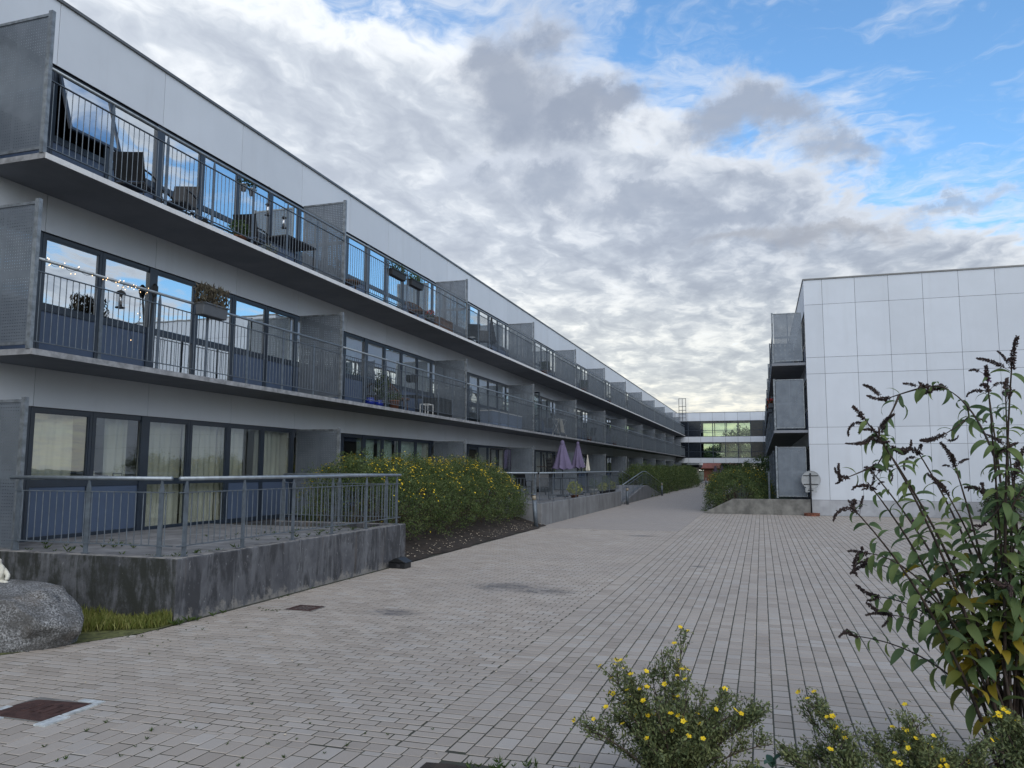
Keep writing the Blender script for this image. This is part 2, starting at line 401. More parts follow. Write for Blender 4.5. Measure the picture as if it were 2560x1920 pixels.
class MB:
    def __init__(s): s.v = []; s.f = []
    def add(s, verts, faces):
        o = len(s.v); s.v.extend([tuple(p) for p in verts]); s.f.extend([tuple(i + o for i in q) for q in faces]); return s
    def box(s, x0, y0, z0, x1, y1, z1):
        if x0 > x1: x0, x1 = x1, x0
        if y0 > y1: y0, y1 = y1, y0
        if z0 > z1: z0, z1 = z1, z0
        return s.add([(x0, y0, z0), (x1, y0, z0), (x1, y1, z0), (x0, y1, z0), (x0, y0, z1), (x1, y0, z1), (x1, y1, z1), (x0, y1, z1)],
                     [(0, 3, 2, 1), (4, 5, 6, 7), (0, 1, 5, 4), (1, 2, 6, 5), (2, 3, 7, 6), (3, 0, 4, 7)])
    def bar(s, a, b, w, h=None, up=(0, 0, 1)):
        """rectangular bar from a to b, w wide (sideways) and h high"""
        h = w if h is None else h
        a = Vector(a); b = Vector(b); d = (b - a).normalized(); u = Vector(up)
        if abs(d.dot(u)) > 0.99: u = Vector((0, 1, 0)) if abs(d.y) < .9 else Vector((1, 0, 0))
        sd = d.cross(u).normalized(); u = sd.cross(d)
        pts = [p + sd * i * w / 2 + u * j * h / 2 for p in (a, b) for i, j in ((-1, -1), (1, -1), (1, 1), (-1, 1))]
        return s.add(pts, [(0, 1, 2, 3), (7, 6, 5, 4), (0, 4, 5, 1), (1, 5, 6, 2), (2, 6, 7, 3), (3, 7, 4, 0)])
    def tube(s, pts, r, n=8, cap=True):
        pts = [Vector(p) for p in pts]
        rs = r if isinstance(r, (list, tuple)) else [r] * len(pts)
        rings = []
        prev = None
        for i, p in enumerate(pts):
            d = (pts[min(i + 1, len(pts) - 1)] - pts[max(i - 1, 0)])
            d = d.normalized() if d.length > 1e-9 else Vector((0, 0, 1))
            if prev is None:
                u = d.orthogonal().normalized()
            else:
                u = prev - d * prev.dot(d)
                u = u.normalized() if u.length > 1e-6 else d.orthogonal().normalized()
            prev = u; w = d.cross(u)
            rings.append([p + (u * math.cos(2 * PI * k / n) + w * math.sin(2 * PI * k / n)) * rs[i] for k in range(n)])
        vs = [q for rg in rings for q in rg]; fs = []
        for i in range(len(pts) - 1):
            for k in range(n):
                a = i * n + k; b = i * n + (k + 1) % n
                fs.append((a, b, b + n, a + n))
        if cap:
            fs.append(tuple(range(n - 1, -1, -1))); fs.append(tuple((len(pts) - 1) * n + k for k in range(n)))
        return s.add(vs, fs)
    def lathe(s, prof, c=(0, 0, 0), n=16, sq=None):
        vs = []; fs = []
        for (r, z) in prof:
            for k in range(n):
                a = 2 * PI * k / n
                vs.append((c[0] + r * math.cos(a), c[1] + r * math.sin(a), c[2] + z))
        for i in range(len(prof) - 1):
            for k in range(n):
                a = i * n + k; b = i * n + (k + 1) % n
                fs.append((a, b, b + n, a + n))
        if prof[0][0] > 1e-4: fs.append(tuple(range(n - 1, -1, -1)))
        if prof[-1][0] > 1e-4: fs.append(tuple((len(prof) - 1) * n + k for k in range(n)))
        return s.add(vs, fs)
    def prism(s, poly, axis, lo, hi):
        """extrude a 2-D polygon along an axis (0,1,2); poly in the other two axes, in order"""
        def p3(q, t):
            l = list(q); l.insert(axis, t); return tuple(l)
        n = len(poly)
        vs = [p3(q, lo) for q in poly] + [p3(q, hi) for q in poly]
        fs = [tuple(range(n - 1, -1, -1)), tuple(range(n, 2 * n))] + [(i, (i + 1) % n, (i + 1) % n + n, i + n) for i in range(n)]
        return s.add(vs, fs)
    def mesh(s, name, m=None, smooth=False, origin=(0, 0, 0)):
        me = bpy.data.meshes.new(name)
        v = np.array(s.v, dtype=np.float64).reshape(-1, 3) - np.array(origin)
        me.from_pydata(v.tolist(), [], s.f)
        if m: me.materials.append(MATS[m])
        if smooth: me.polygons.foreach_set('use_smooth', [True] * len(me.polygons))
        me.update()
        return me


WM = {}     # world matrices by object (parents are placed before their children are built)


def _place(o, parent, M):
    COL.objects.link(o)
    if parent is not None:
        o.parent = parent
        o.matrix_parent_inverse = WM[parent.name].inverted()
    o.matrix_basis = M
    WM[o.name] = M.copy()
    return o


def tag(o, label=None, cat=None, group=None, kind=None):
    if label: o['label'] = label
    if cat: o['category'] = cat
    if group: o['group'] = group
    if kind: o['kind'] = kind
    return o


def empty(name, loc, rz=0.0, parent=None):
    o = bpy.data.objects.new(name, None); o.empty_display_size = 0.2
    return _place(o, parent, Matrix.Translation(loc) @ Matrix.Rotation(rz, 4, 'Z'))


def inst(name, me, loc, rz=0.0, parent=None, rot=None, sc=None):
    """an object of its own with shared mesh data"""
    o = bpy.data.objects.new(name, me)
    M = Matrix.Translation(loc) @ (Euler(rot).to_matrix().to_4x4() if rot else Matrix.Rotation(rz, 4, 'Z'))
    if sc: M = M @ Matrix.Diagonal((*sc, 1)) if not isinstance(sc, float) else M @ Matrix.Scale(sc, 4)
    return _place(o, parent, M)


def build(name, mb, m, parent=None, smooth=False, bevel=0.0):
    """mesh given in world coordinates; its origin goes to the foot of its box"""
    v = np.array(mb.v)
    lo = v.min(0); hi = v.max(0)
    org = ((lo[0] + hi[0]) / 2, (lo[1] + hi[1]) / 2, lo[2])
    me = mb.mesh(name, m, smooth, org)
    o = bpy.data.objects.new(name, me)
    _place(o, parent, Matrix.Translation(org))
    if bevel:
        b = o.modifiers.new('bevel', 'BEVEL'); b.width = bevel; b.segments = 2; b.limit_method = 'ANGLE'
    return o


def copy_tree(src, M, parent=None):
    """copy of a thing, its parts and sub-parts, moved by a world matrix applied on the root"""
    c = src.copy(); COL.objects.link(c); c.parent = parent
    if parent is None: c.matrix_basis = M
    for ch in src.children: _copy_child(ch, c)
    return c


def _copy_child(ch, p):
    k = ch.copy(); COL.objects.link(k); k.parent = p
    for q in ch.children: _copy_child(q, k)

# ------------------------------------------------------------------ ground and paving
gm = MB(); gm.add([(-400, -120, -0.06), (400, -120, -0.06), (400, 900, -0.06), (-400, 900, -0.06)], [(0, 1, 2, 3)])
mat('ground', (0.075, 0.085, 0.040), 0.95, var=0.25, vscale=0.6)
tag(build('ground', gm, 'ground'), 'flat open ground of soil and short grass around the blocks', 'ground', kind='structure')

XL, XB0, XB1, XR = -6.62, -2.385, -2.165, 14.0
YN, YJ, YF = 4.97, 23.95, 33.95
pv = MB()
pv.add([(-13, 0.5, -0.0024), (XR + 8, 0.5, -0.0024), (XR + 8, YF + .3, -0.0024), (-13, YF + .3, -0.0024)], [(0, 1, 2, 3)])
paving = tag(build('paving', pv, 'joint'), 'grey block paving of the courtyard with dark sanded joints', 'paving', kind='structure')

pav = []    # (x0, y0, x1, y1)
J = 0.0080          # joint beside a stone
JX = 0.0145         # joint at its head, chamfers included
# running bond, long side across the court
row = 0.1085; ln = 0.2135
y = YN; i = 0
while y < YJ:
    x = XB0 - (0.5 * ln if i % 2 else 0.0) - rnd.uniform(0, 0.012)
    pav.append((x + (0.0 if i % 2 == 0 else 0), y, XB0 - J * 0.2, y + row - JX)) if i % 2 and XB0 - x > 0.05 else None
    while x > XL + 0.02:
        x0 = max(x - ln, XL)
        if x - x0 > 0.04: pav.append((x0, y, x - J * 1.2, y + row - JX))
        x -= ln
    y += row; i += 1
# soldier border beside it
y = YN
while y < YF:
    pav.append((XB0 + J * 0.3, y, XB1 - J, y + row - JX)); y += row
# courses running away from the camera, stones of three lengths
cw = 0.1375
x = XB1
while x < 12.5:
    y = YN - rnd.uniform(0, 0.15)
    xj = rnd.uniform(-0.0015, 0.0015)
    near = True
    while y < YF:
        l = rnd.choice((0.142, 0.178, 0.178, 0.178, 0.212))
        if abs(y - 22.98) < 0.2: l = max(0.06, 22.98 - y) if y < 22.98 else l
        y1 = min(y + l, YF)
        pav.append((x + xj, max(y, YN), x + cw - J + xj, y1 - JX)) if y1 - max(y, YN) > 0.03 else None
        y = y1 + (0.012 if abs(y1 - 22.98) < 0.02 else 0)
    x += cw
# border course along the planting bed, then the approach in front of it
x = -6.4
while x < 3.6:
    l = 0.142
    pav.append((x, 4.83, x + l - J, YN - JX)); x += l
x = -9.0
while x < -2.1:
    y = 4.83 - rnd.uniform(0.0, 0.21)
    pav.append((x, y + J, x + cw - J, 4.83 - J)) if 4.83 - y > 0.04 else None
    while y > 2.6:
        l = 0.2135
        pav.append((x, y - l + JX * .8, x + cw - J, y)); y -= l
    x += cw
x = -9.0
while x < -6.64:
    y = 4.83
    while y < 7.6:
        if y < 6.0 + max(0, x + 7.45) * 1.9: pav.append((x, y, min(x + 0.2135 - J, -6.63), y + row - JX))
        y += row
    x += 0.2135
# strip between the running bond and the terrace wall / boulder
HOLES = []


def hole(p):
    for h in HOLES:
        if p[0] < h[2] and p[2] > h[0] and p[1] < h[3] and p[3] > h[1]: return True
    return False


pav = [p for p in pav if not hole(p)]


def cam_depth(x, y, z=0.0):
    d = Vector((x, y, z - CAMH)); w = -d.dot(CZ)
    if w <= 0.1: return None
    return w, d.dot(CX) / w * 1950 + 1280, 960 - d.dot(CY) / w * 1950


def paver_mesh(mb, x0, y0, x1, y1, dz=0.0, tx=0.0, ty=0.0):
    c = 0.005
    zz = lambda x, y: dz + tx * (x - (x0 + x1) / 2) + ty * (y - (y0 + y1) / 2)
    o = [(x0, y0), (x1, y0), (x1, y1), (x0, y1)]
    i = [(x0 + c, y0 + c), (x1 - c, y0 + c), (x1 - c, y1 - c), (x0 + c, y1 - c)]
    v = [(a, b, -0.05) for a, b in o] + [(a, b, zz(a, b) - 0.004) for a, b in o] + [(a, b, zz(a, b)) for a, b in i]
    f = [(0, 1, 5, 4), (1, 2, 6, 5), (2, 3, 7, 6), (3, 0, 4, 7), (4, 5, 9, 8), (5, 6, 10, 9), (6, 7, 11, 10), (7, 4, 8, 11), (8, 9, 10, 11)]
    mb.add(v, f)


big = []
for k, p in enumerate(pav):
    q = cam_depth((p[0] + p[2]) / 2, (p[1] + p[3]) / 2)
    if q and -40 < q[1] < 2600 and q[2] < 1925: big.append((q[0], k))
big.sort()
NEAR = set(k for _, k in big[:295])
pm = MB(); shapes = {}
for k, p in enumerate(pav):
    dz = rnd.uniform(-0.0002, 0.0022); tx = rnd.uniform(-0.009, 0.009); ty = rnd.uniform(-0.009, 0.009)
    if k in NEAR:
        key = (round(p[2] - p[0], 3), round(p[3] - p[1], 3))
        if key not in shapes:
            sb = MB(); paver_mesh(sb, -key[0] / 2, -key[1] / 2, key[0] / 2, key[1] / 2); shapes[key] = sb.mesh('paver', 'paver')
        inst('paver', shapes[key], ((p[0] + p[2]) / 2, (p[1] + p[3]) / 2, dz), parent=paving, rot=(ty, -tx, 0))
    else:
        paver_mesh(pm, *p, dz, tx, ty)
tag(build('pavers', pm, 'paver', paving), kind='stuff')

# the path on towards the glazed link, and the strip along the terraces beyond the counted stones
fp = MB()
fp.add([(-6.95, YJ, 0.0012), (XB0, YJ, 0.0012), (XB0, YF, 0.0012), (-6.95, YF, 0.0012)], [(0, 1, 2, 3)])
fp.add([(-6.95, YF, 0.0012), (-2.3, YF, 0.0012), (-2.3, 60, 0.0012), (-3.0, 105, 0.0012), (-3, 150, 0.0012), (-9.5, 150, 0.0012), (-6.95, 84, 0.0012)], [(0, 1, 2, 3, 4, 5, 6)])
fp.add([(12.5, 0.5, 0.0012), (22, 0.5, 0.0012), (22, YF, 0.0012), (12.5, YF, 0.0012)], [(0, 1, 2, 3)])
tag(build('path', fp, 'far_paving'), 'paved path leading between the two blocks to the glazed link', 'path', kind='structure')

# planting bed at the camera's feet
bed = MB()
bed.add([(-2.1, -2, 0.012), (7.5, -2, 0.012), (7.5, 5.8, 0.012), (1.2, 5.8, 0.012), (0.85, 5.4, 0.012), (0.75, 4.77, 0.012), (-1.3, 4.77, 0.012), (-1.62, 4.70, 0.012), (-1.9, 4.75, 0.012), (-2.06, 4.73, 0.012)], [(0, 1, 2, 3, 4, 5, 6, 7, 8, 9)])
tag(build('planting_bed', bed, 'soil'), 'bare dark soil of the flower bed at the edge of the paving', 'flower bed', kind='structure')

# ------------------------------------------------------------------ facades
PIT = 8.38; MOD = PIT / 7; Y0 = 8.12
XF, XS = -10.8, -9.57
FLOORS = (0.67, 3.47, 6.27)
ROOFZ = 9.50


def window_meshes():
    """local: x outwards, y along the wall (0..MOD), z from the floor"""
    d0, d1 = -0.075, -0.015
    fr = MB()
    a, b = 0.004, MOD - 0.004
    fr.box(d0, a, 0.0, d1, a + 0.055, 2.12); fr.box(d0, b - 0.055, 0.0, d1, b, 2.12)
    fr.box(d0, a + 0.055, 2.05, d1 - .002, b - 0.055, 2.12); fr.box(d0, a + 0.055, 0.0, d1 - .002, b - 0.055, 0.09)
    fr.box(d0, a + 0.055, 0.86, d1 - .002, b - 0.055, 0.95)
    # casement rim round the upper pane
    c0, c1 = a + 0.055, b - 0.055
    for z0, z1 in ((0.95, 2.05),):
        fr.box(-0.06, c0, z0, -0.024, c0 + 0.028, z1); fr.box(-0.06, c1 - 0.028, z0, -0.024, c1, z1)
        fr.box(-0.06, c0 + 0.028, z0, -0.026, c1 - 0.028, z0 + 0.028); fr.box(-0.06, c0 + 0.028, z1 - 0.028, -0.026, c1 - 0.028, z1)
    pn = MB(); pn.box(-0.050, c0 + 0.024, 0.974, -0.044, c1 - 0.024, 2.026)
    inf = MB(); inf.box(-0.062, c0 - .002, 0.085, -0.036, c1 + .002, 0.865)
    lp = MB(); lp.box(-0.050, c0 - .002, 0.085, -0.044, c1 + .002, 0.865)
    return fr.mesh('window', 'frame'), pn.mesh('pane', 'glass'), inf.mesh('infill_panel', 'infill'), lp.mesh('lower_pane', 'glass')


W_FR, W_PN, W_IN, W_LP = window_meshes()


def remat(me, m):
    c = me.copy(); c.materials.clear(); c.materials.append(MATS[m]); return c


W_PN_LOW, W_LP_LOW = remat(W_PN, 'glass_low'), remat(W_LP, 'glass_low')


def add_window(root, xf, sgn, y, z, door=False, low=False, skip_pane=False):
    rz = 0.0 if sgn > 0 else PI
    yy = y if sgn > 0 else y + MOD
    w = inst('window', W_FR, (xf, yy, z), rz, root)
    if not skip_pane: inst('pane', W_PN_LOW if low else W_PN, (xf, yy, z), rz, w)
    if door: inst('lower_pane', W_LP_LOW if low else W_LP, (xf, yy, z), rz, w)
    else: inst('infill_panel', W_IN, (xf, yy, z), rz, w)
    return w


DOORS = {0: (3, 4), 1: (3, 4), 2: (3, 4)}


def screen_meshes():
    d = abs(XF - XS) - 0.07
    po = MB(); po.box(-0.035, -0.03, 0.0, 0.035, 0.03, 2.13)
    fr = MB()
    fr.box(-d, -0.016, 2.06, -0.036, 0.016, 2.10); fr.box(-d, -0.016, 0.06, -0.036, 0.016, 0.10)
    fr.box(-d, -0.016, 0.10, -d + 0.035, 0.016, 2.06)
    sh = MB(); sh.box(-d / 2 + 0.036, -0.004, -0.98, d / 2 - 0.036, 0.004, 0.98)
    return po.mesh('post', 'galv'), fr.mesh('screen_frame', 'galv'), sh.mesh('perforated_sheet', 'perforated'), d


S_PO, S_FR, S_SH, S_D = screen_meshes()
# sheet coordinates: x across, z up from the sheet's foot
for me in (S_SH,):
    for v in me.vertices: v.co.z += 0.98


def add_screen(root, xs, sgn, y, z):
    s = empty('balcony_screen', (xs, y, z), 0, root)
    rz = 0 if sgn > 0 else PI
    inst('post', S_PO, (xs, y, z), rz, s)
    inst('screen_frame', S_FR, (xs, y, z), rz, s)
    inst('perforated_sheet', S_SH, (xs - sgn * (S_D + 0.036) / 2, y, z + 0.10), rz, s)
    return s


def post_mesh(h, name='post', w=0.062, t=0.014):
    """flat bar with a pointed head"""
    m = MB()
    m.prism([(-w / 2, 0), (w / 2, 0), (w / 2, h - 0.13), (0.008, h), (-0.008, h), (-w / 2, h - 0.13)], 0, -t / 2, t / 2)
    m.box(-t / 2 - 0.012, -w / 2 - 0.018, 0.0, t / 2 + 0.012, w / 2 + 0.018, 0.012)
    return m.mesh(name, 'rail')


P_BALC = post_mesh(1.27)
B_BALC = MB().tube([(0, 0, 0.115), (0, 0, 1.105)], 0.0065, 6).mesh('baluster', 'rail')
FARB = MB()


def add_railing(root, xs, y0, y1, z, single, nposts=6, sgn=1):
    r = empty('balcony_railing', (xs, (y0 + y1) / 2, z), 0, root)
    m = MB(); m.tube([(xs, y0 + 0.04, z + 1.285), (xs, y1 - 0.04, z + 1.285)], 0.024, 10); build('handrail', m, 'handrail', r, True)
    m = MB(); m.box(xs - 0.018, y0 + 0.04, z + 1.10, xs + 0.018, y1 - 0.04, z + 1.112); build('upper_rail', m, 'rail', r)
    m = MB(); m.box(xs - 0.018, y0 + 0.04, z + 0.108, xs + 0.018, y1 - 0.04, z + 0.12); build('lower_rail', m, 'rail', r)
    for k in range(1, 7): inst('post', P_BALC, (xs, y0 + (y1 - y0) * k / 7, z), 0, r)
    nb = 77
    for k in range(1, nb):
        if k % 11 == 0: continue
        yb = y0 + (y1 - y0) * k / nb
        if single: inst('baluster', B_BALC, (xs, yb, z), 0, r)
        else: FARB.box(xs - 0.006, yb - 0.006, z + 0.115, xs + 0.006, yb + 0.006, z + 1.105)
    return r


def panel(root, x0, y0, z0, x1, y1, z1, name='facade_panel'):
    m = MB(); m.box(x0, y0, z0, x1, y1, z1); return build(name, m, 'facade', root)


def shell(root, xf, sgn, y0, y1, depth, nb, ystart):
    """structure behind the cladding: floors, party walls, back wall, roof"""
    xb = xf - sgn * depth
    m = MB()
    for z in FLOORS: m.box(xf - sgn * 0.10, y0, z - 0.26, xb, y1, z)
    m.box(xf - sgn * 0.045, y0, 8.40, xb, y1, ROOFZ - 0.06)
    for z0, z1 in ((2.80, 3.20), (5.60, 6.00)): m.box(xf - sgn * 0.045, y0, z0, xf - sgn * 0.30, y1, z1)
    m.box(xf - sgn * 0.02, y0, -0.05, xf - sgn * 0.30, y1, FLOORS[0] - 0.005)
    build('wall', m, 'backing', root)
    m = MB()
    m.box(xb + sgn * 5.2, y0, 0.0, xb + sgn * 5.0, y1, 8.38)
    for k in range(nb + 1):
        yy = ystart + PIT * k
        if y0 + .1 < yy < y1 - .1:
            for z in FLOORS: m.box(xf - sgn * 0.12, yy - 0.1, z + .01, xb + sgn * 5.2, yy + 0.1, z + 2.50)
    for z in FLOORS: m.box(xf - sgn * 0.12, y0, z + 2.30, xb + sgn * 5.2, y1, z + 2.52) if z < 5 else None
    build('room_wall', m, 'room', root)
    m = MB()
    for z in FLOORS: m.box(xf - sgn * 0.12, y0 + .01, z + 0.003, xb + sgn * 5.2, y1 - .01, z + 0.02)
    build('room_floor', m, 'roomfloor', root)


# ---- left block
NB = 12
YE = Y0 + PIT * NB
LB = empty('apartment_building', (XF, Y0, 0))
tag(LB, 'long white three-storey block with steel balconies receding down the left side', 'building')
shell(LB, XF, 1, 2.0, YE, 12.0, NB, Y0)
yp = 9.31 - 2 * MOD * 4
ys = []
while yp < YE: ys.append(yp); yp += 2 * MOD
for a in ys:
    b = min(a + 2 * MOD, YE)
    if b < 3: continue
    for z0, z1 in ((8.39, ROOFZ - 0.03), (5.59, 6.20), (2.79, 3.40)):
        panel(LB, XF - 0.022, a + 0.005, z0, XF, b - 0.005, z1)
m = MB(); m.box(XF - 0.5, 2.0, ROOFZ - 0.03, XF + 0.035, YE + .04, ROOFZ + 0.02); build('roof_edge', m, 'trim', LB)
m = MB(); m.box(XF - 12, 2.0, ROOFZ - 0.055, XF - 0.5, YE, ROOFZ - 0.01); build('roof', m, 'roofing', LB)
for fi, z in enumerate(FLOORS):
    for k in range(-2, NB * 7):
        y = Y0 + k * MOD
        add_window(LB, XF - 0.03, 1, y, z, door=(k % 7) in DOORS[fi], low=(fi == 0), skip_pane=(fi == 2 and k == 1))
    # slimmer posts between flats
    for k in range(NB):
        m = MB(); y = Y0 + k * PIT + 3 * MOD; m.box(XF - 0.08, y - 0.10, z + .02, XF - 0.028, y + 0.10, z + 2.11); build('jamb_post', m, 'frame', LB)
for fi in (1, 2):
    z = FLOORS[fi]
    for k in range(NB):
        y = Y0 + k * PIT
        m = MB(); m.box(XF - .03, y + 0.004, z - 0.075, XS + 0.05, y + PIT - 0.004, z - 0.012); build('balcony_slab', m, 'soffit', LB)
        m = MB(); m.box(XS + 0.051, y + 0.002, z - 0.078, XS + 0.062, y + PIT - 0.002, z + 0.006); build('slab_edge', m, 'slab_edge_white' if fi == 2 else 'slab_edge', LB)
        add_railing(LB, XS, y, y + PIT, z, k < 2)
    for k in range(NB + 1): add_screen(LB, XS, 1, Y0 + k * PIT, z)
    m = MB(); m.box(XF, Y0 - 0.012, z - 0.078, XS + 0.05, Y0 + 0.002, z + 0.006); build('slab_edge', m, 'slab_edge', LB)
for k in range(NB + 1): add_screen(LB, XS, 1, Y0 + k * PIT, FLOORS[0])
# low plinth and paved strip in front of the ground floor
m = MB(); m.box(XF - 0.02, 2.0, -0.05, XF + 0.0, YE, FLOORS[0] - 0.02); build('plinth', m, 'old_concrete', LB)

# ---- right block
RX, RY = 1.90, 34.15
NBR = 8
RYE = RY + 0.1 + PIT * NBR
RB = empty('apartment_building', (RX, RY, 0))
tag(RB, 'white panelled end wall and balconies of the three-storey block on the right', 'building')
shell(RB, RX, -1, RY + 0.05, RYE, 12.0, NBR, RY + 0.1)
m = MB(); m.box(RX + 0.012, RY + 0.02, -0.05, RX + 12, RY + 0.052, ROOFZ + .1); build('end_wall', m, 'backing', RB)
cols = [1.90, 2.62, 3.87, 5.12, 6.37, 7.65, 8.92, 10.18, 11.44, 12.70, 13.9]
rows = [0.62, 2.87, 3.56, 5.76, 6.44, 8.65, 9.70]
for a, b in zip(cols[:-1], cols[1:]):
    for c, d in zip(rows[:-1], rows[1:]):
        panel(RB, a + 0.006, RY, c + 0.006, b - 0.006, RY + 0.02, d - 0.006, 'end_panel')
mat('plinth_render', (0.42, 0.43, 0.46), 0.8, var=0.12, vscale=2, streak=(3, 0.3, (0.2, 0.2, 0.2)))
m = MB(); m.box(RX, RY + 0.008, -0.05, RX + 12, RY + 0.019, 0.617); build('plinth', m, 'plinth_render', RB)
m = MB(); m.box(RX - 0.03, RY - 0.03, 9.70, RX + 12, RY + 0.4, 9.76); build('roof_edge', m, 'trim', RB)
m = MB(); m.box(RX - 0.03, RY + 0.40, 9.70, RX + 0.4, RYE, 9.76); build('roof_edge', m, 'trim', RB)
m = MB(); m.box(RX + 0.1, RY + 0.1, ROOFZ - .07, RX + 12, RYE, 9.69); build('roof', m, 'roofing', RB)
a = RY + 0.02
while a < RYE:
    b = min(a + 2 * MOD, RYE)
    for z0, z1 in ((8.39, 9.70), (5.59, 6.20), (2.79, 3.40)):
        panel(RB, RX, a + 0.005, z0, RX + 0.022, b - 0.005, z1)
    a = b
for fi, z in enumerate(FLOORS):
    for k in range(0, 5 * 7):
        add_window(RB, RX + 0.03, -1, RY + 0.1 + k * MOD, z, door=(k % 7) in (2, 3))
RXS = 0.62
for fi in (1, 2):
    z = FLOORS[fi]
    for k in range(NBR):
        y = RY + 0.06 + k * PIT
        m = MB(); m.box(RX + .03, y + 0.004, z - 0.12, RXS - 0.05, y + PIT - 0.004, z - 0.012); build('balcony_slab', m, 'soffit', RB)
        m = MB(); m.box(RXS - 0.051, y + 0.002, z - 0.125, RXS - 0.062, y + PIT - 0.002, z + 0.006); build('slab_edge', m, 'soffit', RB)
        add_railing(RB, RXS, y, y + PIT, z, False, sgn=-1)
    for k in range(NBR + 1): add_screen(RB, RXS, -1, RY + 0.08 + k * PIT, z)
for k in range(NBR + 1): add_screen(RB, RXS, -1, RY + 0.08 + k * PIT, FLOORS[0])
nl = len(FARB.v)
fa, fb = MB(), MB()
for i in range(0, nl, 8):
    t = fa if FARB.v[i][0] < -5 else fb
    o = len(t.v); t.v += FARB.v[i:i + 8]
    t.f += [(o, o + 3, o + 2, o + 1), (o + 4, o + 5, o + 6, o + 7), (o, o + 1, o + 5, o + 4), (o + 1, o + 2, o + 6, o + 5), (o + 2, o + 3, o + 7, o + 6), (o + 3, o, o + 4, o + 7)]
tag(build('balusters', fa, 'rail', LB), kind='stuff')
tag(build('balusters', fb, 'rail', RB), kind='stuff')

# ---- glazed link between the blocks, over the path
LY = 106.0
LK = empty('link_bridge', (-4.5, LY, 0))
tag(LK, 'two-storey white and glazed link bridge spanning the path between the blocks', 'bridge')
LX0, LX1 = -10.75, 2.6
lx = [-10.75, -9.1, -7.52, -5.93, -4.34, -2.75, -1.16, 0.44, 2.0, 2.6]
for (z0, z1) in ((8.17, 9.26), (5.36, 6.08), (2.64, 3.28)):
    for a, b in zip(lx[:-1], lx[1:]): panel(LK, a + 0.012, LY - 0.03, z0, b - 0.012, LY, z1)
    for yy in (LY + 0.002, LY + 5.0):
        m = MB(); m.box(LX0, yy, z0 + 0.01, LX1, yy + 0.3, z1 - 0.01); build('beam', m, 'backing', LK)
m = MB()
m.box(LX0, LY + .05, 8.55, LX1, LY + 5.2, 9.2); build('roof', m, 'roofing', LK)
for z in (3.22, 5.98):
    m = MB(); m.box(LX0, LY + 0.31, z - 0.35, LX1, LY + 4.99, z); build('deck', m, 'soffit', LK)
m = MB(); m.box(LX0, LY - 0.06, 9.26, LX1, LY + 0.3, 9.31); build('roof_edge', m, 'trim', LK)
for (z0, z1) in ((3.28, 5.36), (6.08, 8.17)):
    zt = z0 + (z1 - z0) * 0.385
    for yy in (LY + 0.06, LY + 5.05):
        for a, b in zip(lx[:-1], lx[1:]):
            clear = -7.6 < a and b < -1.1
            f = MB()
            f.box(a, yy, z0, a + 0.05, yy + 0.08, z1); f.box(b - 0.05, yy, z0, b, yy + 0.08, z1)
            for zz in (z0, zt, z1 - 0.06): f.box(a + 0.05, yy + .002, zz, b - 0.05, yy + 0.078, zz + 0.06)
            w = build('window', f, 'frame', LK)
            for q0, q1 in ((z0 + 0.05, zt + 0.01), (zt + 0.05, z1 - 0.05)):
                p = MB(); p.box(a + 0.045, yy + 0.03, q0, b - 0.045, yy + 0.045, q1); build('pane', p, 'glass_link' if clear else 'dark_glass', w)
# roof ladder at the corner of the left block
rl = MB()
for xx in (-10.2, -9.75, -9.3): rl.tube([(xx, LY - 0.4, 8.2), (xx, LY - 0.4, 11.2)], 0.035, 6)
for zz in (8.6, 9.1, 9.6, 10.1, 11.15): rl.tube([(-10.2, LY - 0.4, zz), (-9.3, LY - 0.4, zz)], 0.03, 6)
rl.tube([(-9.75, LY - .4, 9.5), (-9.75, LY + .3, 9.5)], .03, 6)
tag(build('roof_ladder', rl, 'dark_metal'), 'thin steel ladder rising above the roof at the far corner', 'ladder')

# ------------------------------------------------------------------ terrace in front of the near ground-floor flat
TX, TY0, TY1, TZ = -6.70, 7.85, 14.22, 0.76
tw = MB()
tw.prism([(-10.78, TY0), (TX, TY0), (TX, TY1), (-9.6, TY1), (-9.6, TY1 - 0.2), (TX - 0.22, TY1 - 0.2), (TX - 0.22, TY0 + 0.22), (-10.78, TY0 + 0.22)], 2, -0.05, TZ)
tag(build('terrace_wall', tw, 'old_concrete', bevel=0.02), 'blackened concrete wall round the raised terrace nearest the boulder', 'wall')
tf = MB(); tf.box(-10.78, TY0 + 0.2, -0.05, TX - 0.2, TY1 - 0.15, 0.675)
mat('flag', (0.20, 0.20, 0.205), 0.85, var=0.2, vscale=3, rand=0.10, bump=0.2, bscale=40)
terr = tag(build('terrace_floor', tf, 'joint'), 'grey flagstone floor of the near raised terrace with weeds in its joints', 'floor', kind='structure')
fl = MB(); fl.box(-0.298, -0.298, 0.0, 0.298, 0.298, 0.03); FLM = fl.mesh('flagstone', 'flag')
xx = -10.47
while xx < TX - 0.45:
    yy = TY0 + 0.53
    while yy < TY1 - 0.40:
        inst('flagstone', FLM, (xx, yy, 0.676 + rnd.uniform(-.003, .004)), parent=terr, rot=(rnd.uniform(-.006, .006), rnd.uniform(-.006, .006), 0)); yy += 0.605
    xx += 0.605


